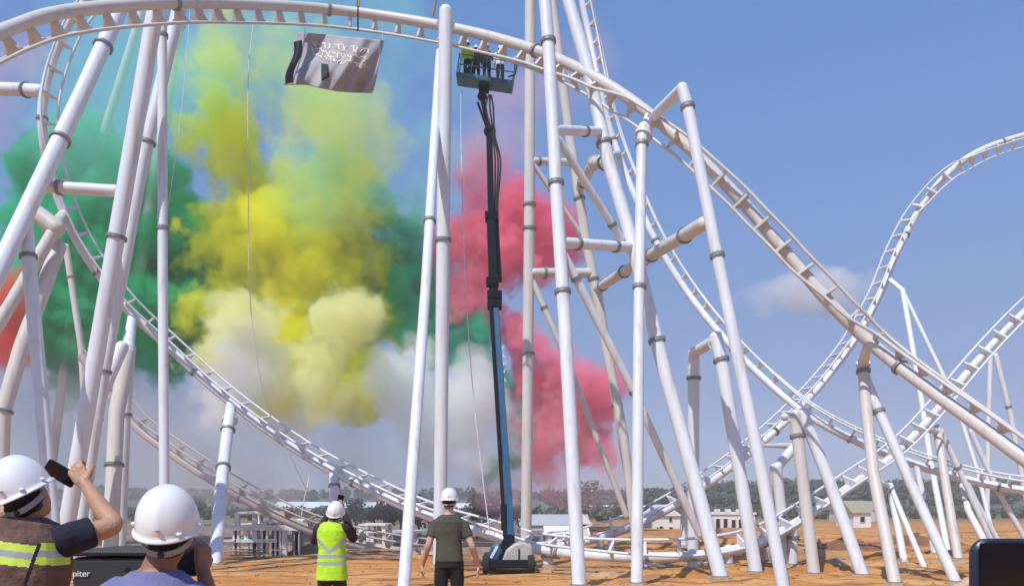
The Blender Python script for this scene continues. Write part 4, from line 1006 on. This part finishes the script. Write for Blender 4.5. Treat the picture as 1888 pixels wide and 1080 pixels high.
# ------------------------------------------------------------------ buildings
def bld(name, label, px0, px1, ytop, d, depth, roof='flat', wall='render', wins=(), roofm='grey_roof', rh=1.0, ground=None):
    a = P(px0, ytop, d); b = P(px1, ytop, d); w_ = b.x-a.x; cx = (a.x+b.x)/2; g = (ground if ground is not None else gz(cx, d))-.3; h = a.z-g
    root = empty(name, (cx, d+depth/2, g), label, 'building')
    mb = MB(); mb.box((cx, d+depth/2, g+h/2), (w_, depth, h)); mb.build('wall', M[wall], root)
    mb = MB()
    if roof == 'gable':
        y0, y1 = d-.3, d+depth+.3; x0, x1 = a.x-.3, b.x+.3; z = a.z
        v = [(x0,y0,z+.02),(x1,y0,z+.02),(x1,y1,z+.02),(x0,y1,z+.02),(x0,(y0+y1)/2,z+rh),(x1,(y0+y1)/2,z+rh)]
        mb.add(v, [(0,1,5,4),(2,3,4,5),(0,4,3),(1,2,5),(3,2,1,0)])
    elif roof == 'gable_front':
        y0, y1 = d-.25, d+depth+.3; x0, x1 = a.x-.3, b.x+.3; z = a.z; xm = cx
        v = [(x0,y0,z+.02),(x1,y0,z+.02),(x1,y1,z+.02),(x0,y1,z+.02),(xm,y0,z+rh),(xm,y1,z+rh)]
        mb.add(v, [(0,1,4),(1,2,5,4),(2,3,5),(3,0,4,5),(3,2,1,0)])
    else:
        mb.box((cx, d+depth/2, a.z+.12), (w_+.3, depth+.3, .22))
        if roof == 'crenel':
            n = max(3, int(w_/1.1))
            for i in range(n): mb.box((a.x+(i+.5)*w_/n, d-.0, a.z+.42), (w_/n*.5, .3, .42))
    mb.build('roof', M[roofm], root)
    for (x0, x1, y0, y1) in wins:
        p0 = P(x0, y0, d); p1 = P(x1, y1, d); mb = MB(); c = Vector(((p0.x+p1.x)/2, d-.012, (p0.z+p1.z)/2)); mb.box(c, (abs(p1.x-p0.x), .06, abs(p0.z-p1.z))); wn = mb.build('window', M['glass'], root)
        fw = abs(p1.x-p0.x); fh = abs(p0.z-p1.z); mb = MB()
        for sx in (-1, 1): mb.box(c+Vector((sx*(fw/2+.03), -.02, 0)), (.06, .1, fh+.12))
        for sz in (-1, 1): mb.box(c+Vector((0, -.02, sz*(fh/2+.03))), (fw, .1, .06))
        mb.build('frame', M['concrete'], wn)
    return root
bld('house', 'white house with dark windows between the vertical column and the grey portal leg', 1204, 1254, 951, 105, 9, 'gable_front', wins=[(1216,1222,970,982),(1234,1239,953,961),(1234,1240,971,978),(1200+10,1214,972,984)], rh=1.4, ground=-1.6, roofm='render')
bld('house', 'wide white house with notched parapet and dark arches behind the thick leaning columns', 1312, 1392, 948, 98, 10, 'crenel', wins=[(1320,1327,956,978),(1334,1341,956,978),(1349,1356,958,978),(1362,1369,957,978),(1376,1383,956,978)], roofm='render', ground=-1.6)
bld('hut', 'small white hut with olive tan roof on the open soil at the right', 1574, 1606, 945, 112, 6, 'gable', wins=[(1586,1594,952,962)], roofm='roof_tan', rh=1.6)
bld('barn', 'long tan roofed shed left of the olive roofed hut far right', 1560, 1622, 940, 150, 8, 'gable', wall='concrete', wins=[(1580,1590,948,955)], roofm='roof_tan', rh=1.6)
bld('shed', 'low white shed with pale roof right of the boom lift', 1010, 1062, 984, 78, 5, 'gable', wins=[(1018,1024,989,994)], roofm='render', rh=.7)
bld('shed', 'small white gabled shed just right of the front tower base', 1062, 1086, 966, 84, 5, 'gable_front', wins=[(1074,1080,963,970)], roofm='render', rh=1.0)
bld('greenhouse', 'long grey roofed warehouse behind the white sheds', 960, 1086, 968, 130, 12, 'gable', wall='concrete', roofm='grey_roof', rh=1.6)
bld('warehouse', 'long pale warehouse on the left horizon behind the posts', 500, 640, 936, 300, 20, 'gable', roofm='render', rh=2.2)
bld('warehouse', 'long pale warehouse on the horizon left of the olive shirt man', 660, 765, 936, 290, 20, 'gable', roofm='render', rh=2.0)
bld('warehouse', 'low pale warehouse on the horizon between the central column and the boom lift', 840, 925, 938, 280, 20, 'gable', roofm='render', rh=2.0)
bld('farm_building', 'row of pale farm roofs under the dry hill behind the thin braces', 1090, 1160, 944, 240, 12, 'gable', wall='concrete', roofm='render', rh=2)
bld('farm_building', 'tan farm building on the dry hill behind the vertical column', 1102, 1150, 926, 300, 12, 'gable', wall='concrete', roofm='roof_tan', rh=2)
M['pale_frame'] = mat('pale_concrete_frame', (.72, .70, .66), rough=.9, vary=.12, scale=1.2)
def frame_building(label, d, cols, slabs, depth, bottom):
    """cols = [(px, ytop)], slabs = [(px0, px1, y, thickness px)]"""
    root = empty('unfinished_building', tuple(Vector((P(cols[0][0], 930, d).x, d, gz(P(cols[0][0],930,d).x, d)))), label, 'building')
    for px, yt in cols:
        for dd in (0, depth):
            a = P(px, yt, d); g = gz(a.x, d+dd)-.3; mb = MB(); mb.box((a.x, d+dd, (a.z+g)/2), (.32, .32, a.z-g)); mb.build('pillar', M['pale_frame'], root)
    for x0, x1, y, t in slabs:
        a = P(x0, y, d); b = P(x1, y, d); mb = MB(); mb.box(((a.x+b.x)/2, d+depth/2, a.z), (b.x-a.x, depth+.7, t*d/F)); mb.build('slab', M['pale_frame'], root)
frame_building('unfinished concrete frame house left of the person in the yellow vest', 62, [(470,945),(548,960),(515,960),(438,945),(434,975),(487,970),(471,998),(511,975),(547,980),(490,945),(455,975),(525,975)], [(414,560,972,10),(438,492,945,4),(492,560,960,4),(414,438,996,4),(435,512,996,6),(430,560,1038,5)], 5, 0)
frame_building('small unfinished concrete frame right of the person in the yellow vest', 78, [(665,969),(708,969),(686,969)], [(662,711,967,3),(664,708,980,3)], 4, 0)
frame_building('low unfinished concrete wall frame behind the low brownish track', 90, [(722,980),(765,982),(800,982)], [(700,812,980,4)], 5, 0)

# ------------------------------------------------------------------ trees
def tree(label, px, d, h, kind='leaf', n=420, spread=.42):
    x = P(px, 930, d).x; z = gz(x, d)-.1; root = empty('tree', (x, d, z), label, 'tree', 'trees on the plain behind the site'); r = random.Random(int(px*7+d))
    mb = MB(); top = Vector((x+r.uniform(-.3,.3), d, z+h*.62)); mb.tube([Vector((x,d,z)), Vector((x+r.uniform(-.1,.1),d,z+h*.3)), top], [h*.035, h*.026, h*.012], 8)
    for k_ in range(5):
        a = r.uniform(0, 6.28); s_ = Vector((x,d,z+h*r.uniform(.25,.5))); mb.tube([s_, s_+Vector((math.cos(a)*h*.2, math.sin(a)*h*.2, h*.2))], [h*.014, h*.005], 6)
    mb.build('trunk', M['bark'], root, smooth=60)
    v = []; f = []
    for k_ in range(7):
        a = r.uniform(0, 6.28); q = r.uniform(0, .6)*spread*h; c = (x+math.cos(a)*q, d+math.sin(a)*q, z+h*(.42+.45*r.random())); leafclump(v, f, c, h*spread*.52, h*.2, n//7, h*.045, r)
    mb = MB(); mb.add(v, f); mb.build('crown', M[kind], root)
for lab, px, d, h in (('dark tree farthest left of the row behind the low track', 655, 120, 5.0), ('broad dark tree beside the frame house right of the yellow vest', 690, 118, 5.6), ('dark tree right behind the low brownish track', 718, 122, 5.2), ('round dark tree left of the leaning thin column', 740, 116, 5.4),
                      ('dark tree between the thin column and the olive shirt man', 772, 118, 5.8), ('dark tree at the right shoulder of the olive shirt man', 880, 112, 5.8), ('dark tree immediately left of the boom lift base', 905, 116, 5.2), ('low tree right of the boom lift boom', 955, 125, 4.4),
                      ('lone bushy tree standing up on the horizon left of the boom', 878, 260, 8.5), ('tall dark tree rising above the hill crest right of the front tower', 1085, 230, 9.5), ('low dark tree at the left behind the second spectator', 405, 140, 5.5),
                      ('dark tree beside the low dark tree behind the second spectator', 360, 145, 5.2), ('low green bush tree beside the farm roofs', 1100, 170, 3.6), ('low green bush tree under the farm roofs', 1135, 172, 3.6), ('small tree between the two white houses', 1285, 125, 3.6)):
    tree(lab, px, d, h)
rr_ = random.Random(5)
woods('scrub', 'pale green scrub spreading over the plain at the left', 'bushes', M['leaf_olive'], [(rr_.uniform(-150, 20), rr_.uniform(150, 270), GZ) for _ in range(420)], 40, .6, 2.0)

# ------------------------------------------------------------------ site clutter
r = random.Random(9)
v = []; f = []
for _ in range(1500):                                # clods and stones
    y = 24+55*r.random()**1.3; x = r.uniform(-.55, .65)*y; s_ = r.uniform(.02, .08)*(3.2 if r.random() < .05 else 1); x += 2.5*mnoise.noise(Vector((x*.4, y*.4, 1))); c = Vector((x, y, gz(x, y)+s_*.2)); n0 = len(v)
    for p in [(-1,0,0),(1,0,0),(0,-1,0),(0,1,0),(0,0,.8),(0,0,-.6)]:
        v.append(c+Vector(p)*s_*r.uniform(.6, 1.3))
    f += [tuple(n0+i for i in t) for t in [(0,2,4),(2,1,4),(1,3,4),(3,0,4),(2,0,5),(1,2,5),(3,1,5),(0,3,5)]]
me = bpy.data.meshes.new('clods'); me.from_pydata([tuple(q) for q in v], [], f); M['clod'] = mat('clod_soil', (.36, .19, .09), rough=.95, vary=.35, scale=.8); me.materials.append(M['clod'])
o = bpy.data.objects.new('clods', me); C.objects.link(o); tag(o, 'loose orange clods and stones strewn over the site soil', 'clods', kind='stuff')
def heap(label, px, d, w_, h_, m='clod'):
    x = P(px, 930, d).x; n = 26; v = []; f = []; sd = px*.01
    z0 = min(gz(x+dx*w_, d+dy*w_*.5) for dx in (-1, 0, 1) for dy in (-1, 0, 1))-.1
    for j in range(n+1):
        for i in range(n+1):
            a = i/n*2-1; b = j/n*2-1; q = math.hypot(a, b); k_ = max(0, 1-q)**.8
            zz = k_*h_*(1+.5*mnoise.noise(Vector((a*2.5+sd, b*2.5, sd))))+.18*mnoise.noise(Vector((a*6, b*6, sd)))*min(1, k_*4)
            v.append((x+a*w_, d+b*w_*.55, z0+zz-(.2 if q >= 1 else 0)))
    for j in range(n):
        for i in range(n):
            a = j*(n+1)+i; f.append((a, a+1, a+n+2, a+n+1))
    mb = MB(); mb.add(v, f); o = mb.build('soil_heap', M[m], smooth=180); tag(o, label, 'soil heap', 'heaps of dug soil')
M['soil_red'] = mat('red_soil', (.22, .10, .055), rough=.95, vary=.3, scale=1.2, bump=.8, bscale=8)
M['soil_tan'] = mat('tan_soil', (.42, .27, .16), rough=.95, vary=.25, scale=1.0, bump=.8, bscale=6)
for lab, px, d, w_, h_, m in (('red soil heap at the edge of the flat apron beneath the frame house', 485, 49.5, 3.6, 1.15, 'soil_red'), ('reddish heap behind the short post at the left', 400, 51, 4, .9, 'soil_red'), ('low tan heap left of the yellow vest', 545, 50, 3.2, .95, 'soil_tan'),
        ('tan heap between the yellow vest and the thin column', 690, 51, 3.6, 1.3, 'soil_tan'), ('tan heap behind the thin leaning column', 760, 55, 3.4, 1.6, 'soil_tan'), ('dark red heap left of the boom lift', 880, 52, 2.6, 1.0, 'soil_red'),
        ('orange heap behind the low track right of the boom lift', 1040, 60, 3.2, .9, 'clod'), ('orange mound in front of the wide white house', 1350, 80, 6.5, .9, 'clod'), ('orange mound at the foot of the small white house', 1235, 84, 5, .35, 'clod'),
        ('dark edged heap beyond the capped column', 1560, 57, 3.8, .85, 'soil_red'), ('dark edged heap behind the twin leg', 1690, 62, 4.2, .8, 'soil_red'), ('low reddish heap behind the front spectators', 260, 52, 5, 1.2, 'soil_red')):
    heap(lab, px, d, w_, h_, m)
for i, (px, d, w_, h_) in enumerate(((1105,36.5,1.6,.32),(1215,34.5,1.8,.3),(1290,44,2.2,.45),(1420,41,2.0,.38),(1545,42,2.6,.5),(1660,40,2.0,.36),(1020,37,1.3,.34),(1500,48,3.2,.55),(1760,44,2.4,.42))):
    heap(('low clod ridge just right of the front tower base', 'low clod ridge right of the vertical column', 'low mound behind the grey portal leg', 'low mound beside the leaning column feet', 'low mound beyond the slanting capped leg', 'low mound between the twin legs',
          'small mound right of the boom lift', 'broad low mound behind the capped column', 'low mound beside the black phone')[i], px, d, w_, h_, 'clod' if i % 2 else 'soil_tan')
def planks(label, px, d, n, rot, L_=3.0):
    x = P(px, 930, d).x; z = gz(x, d); root = empty('plank_pile', (x, d, z), label, 'planks', 'piles of planks'); r = random.Random(px)
    for i in range(n):
        a = rot+r.uniform(-.3, .3); c = Vector((x+r.uniform(-.5,.5), d+r.uniform(-.5,.5), z+.06+.07*i)); mb = MB(); dv = Vector((math.cos(a), math.sin(a), r.uniform(-.05,.05)))*L_/2
        mb.beam(c-dv, c+dv, .16, .05); mb.build('plank', M['plank'], root)
M['plank'] = mat('weathered_plank', (.36, .24, .15), rough=.85, vary=.3, scale=5)
planks('pile of planks at the apron edge left of the yellow vest', 455, 46.5, 7, .2); planks('pile of planks right of the yellow vest', 700, 46, 8, -.2, 3.4); planks('scattered planks in front of the boom lift', 900, 39, 7, .3, 2.6)
planks('planks by the low track right of the boom lift', 1085, 37, 5, .1, 2.4); planks('planks on soil near the thick column base', 1240, 40, 5, -.1, 2.4)
# foreground black equipment case
cd = 5.0; a = P(148, 1013, cd); b = P(264, 1013, cd); w_ = b.x-a.x; cx = (a.x+b.x)/2
case = empty('equipment_case', (cx, cd+.3, 0), 'black equipment case with white letters between the two front spectators', 'case')
mb = MB(); mb.box((cx, cd+.3, a.z/2-.02), (w_+.1, .6, a.z-.05)); mb.build('shell', M['casegrey'] if 'casegrey' in M else M['black'], case, bevel=.02)
mb = MB(); mb.box((cx, cd+.3, a.z-.02), (w_+.14, .64, .03)); mb.build('lid', M['black'], case, bevel=.008)
mb = MB(); mb.tube([P(236,1050,cd-.02), P(236,1050,cd+.02)], .016, 16); mb.build('latch', M['black'], case)
cu = bpy.data.curves.new('t', 'FONT'); cu.body = 'piter'; cu.size = .052; cu.extrude = .002; cu.align_x = 'CENTER'
to = bpy.data.objects.new('t', cu); C.objects.link(to); bpy.context.view_layer.update(); dg = bpy.context.evaluated_depsgraph_get(); tm = bpy.data.meshes.new_from_object(to.evaluated_get(dg)); bpy.data.objects.remove(to)
tm.transform(Matrix.Translation(P(150,1062,cd-.008)-case.location) @ Matrix.Rotation(R(90), 4, 'X')); tm.materials.clear(); tm.materials.append(M['render']); to = bpy.data.objects.new('lettering', tm); C.objects.link(to); to.parent = case

# ------------------------------------------------------------------ one small cloud far away
mb = MB()
for px, py, rx in ((1400,550,60),(1440,548,80),(1500,545,95),(1560,530,80),(1500,520,65),(1615,528,50)):
    mb.ball(P(px, py, 1500), rx/F*1500*1.1, 20, 12, (1, .8, .42))
me = bpy.data.meshes.new('cloud'); me.from_pydata([tuple(p) for p in mb.v], [], mb.f); o = bpy.data.objects.new('cloud', me); C.objects.link(o)
md = o.modifiers.new('r', 'REMESH'); md.mode = 'VOXEL'; md.voxel_size = 9; dg = bpy.context.evaluated_depsgraph_get(); me2 = bpy.data.meshes.new_from_object(o.evaluated_get(dg)); o.modifiers.clear(); o.data = me2
tag(o, kind='structure')
m = bpy.data.materials.new('cloud_vapour'); m.use_nodes = True; t = m.node_tree; t.nodes.remove(t.nodes['Principled BSDF']); out = t.nodes['Material Output']
tc = t.nodes.new('ShaderNodeTexCoord'); mp = t.nodes.new('ShaderNodeMapping'); cc = P(1500, 540, 1500); hw = 150/F*1500
n = t.nodes.new('ShaderNodeTexNoise'); n.inputs['Scale'].default_value = .018; n.inputs['Detail'].default_value = 4; t.links.new(tc.outputs['Object'], n.inputs['Vector'])
sb = t.nodes.new('ShaderNodeVectorMath'); sb.operation = 'SUBTRACT'; sb.inputs[1].default_value = tuple(cc); t.links.new(tc.outputs['Object'], sb.inputs[0])
dv = t.nodes.new('ShaderNodeVectorMath'); dv.operation = 'DIVIDE'; dv.inputs[1].default_value = (hw, hw*.9, hw*.40); t.links.new(sb.outputs[0], dv.inputs[0])
ln = t.nodes.new('ShaderNodeVectorMath'); ln.operation = 'LENGTH'; t.links.new(dv.outputs[0], ln.inputs[0])
mm = t.nodes.new('ShaderNodeMath'); mm.operation = 'SUBTRACT'; t.links.new(n.outputs['Fac'], mm.inputs[0]); ml = t.nodes.new('ShaderNodeMath'); ml.operation = 'MULTIPLY'; ml.inputs[1].default_value = .55; t.links.new(ln.outputs['Value'], ml.inputs[0]); t.links.new(ml.outputs[0], mm.inputs[1])
mr = t.nodes.new('ShaderNodeMapRange'); mr.interpolation_type = 'SMOOTHSTEP'; mr.inputs[1].default_value = .0; mr.inputs[2].default_value = .4; mr.inputs[3].default_value = 0; mr.inputs[4].default_value = .024; t.links.new(mm.outputs[0], mr.inputs[0])
vs = t.nodes.new('ShaderNodeVolumePrincipled'); vs.inputs['Color'].default_value = (.97,.93,.92,1); t.links.new(mr.outputs[0], vs.inputs['Density']); t.links.new(vs.outputs[0], out.inputs['Volume'])
me2.materials.clear(); me2.materials.append(m); m.cycles.volume_step_rate = .6

# ------------------------------------------------------------------ dry-season haze between here and the hills
mb = MB(); mb.box((0, 560, 40), (2380, 1240, 90)); hz = mb.build('haze', bpy.data.materials.new('haze_air'), origin=(0, 0, 0)); tag(hz, 'pale dusty haze filling the air over the whole site', 'haze', kind='stuff')
m = hz.data.materials[0]; m.use_nodes = True; t = m.node_tree; t.nodes.remove(t.nodes['Principled BSDF']); vs = t.nodes.new('ShaderNodeVolumePrincipled')
vs.inputs['Color'].default_value = (.88,.91,.96,1); vs.inputs['Density'].default_value = .0008; t.links.new(vs.outputs[0], t.nodes['Material Output'].inputs['Volume'])
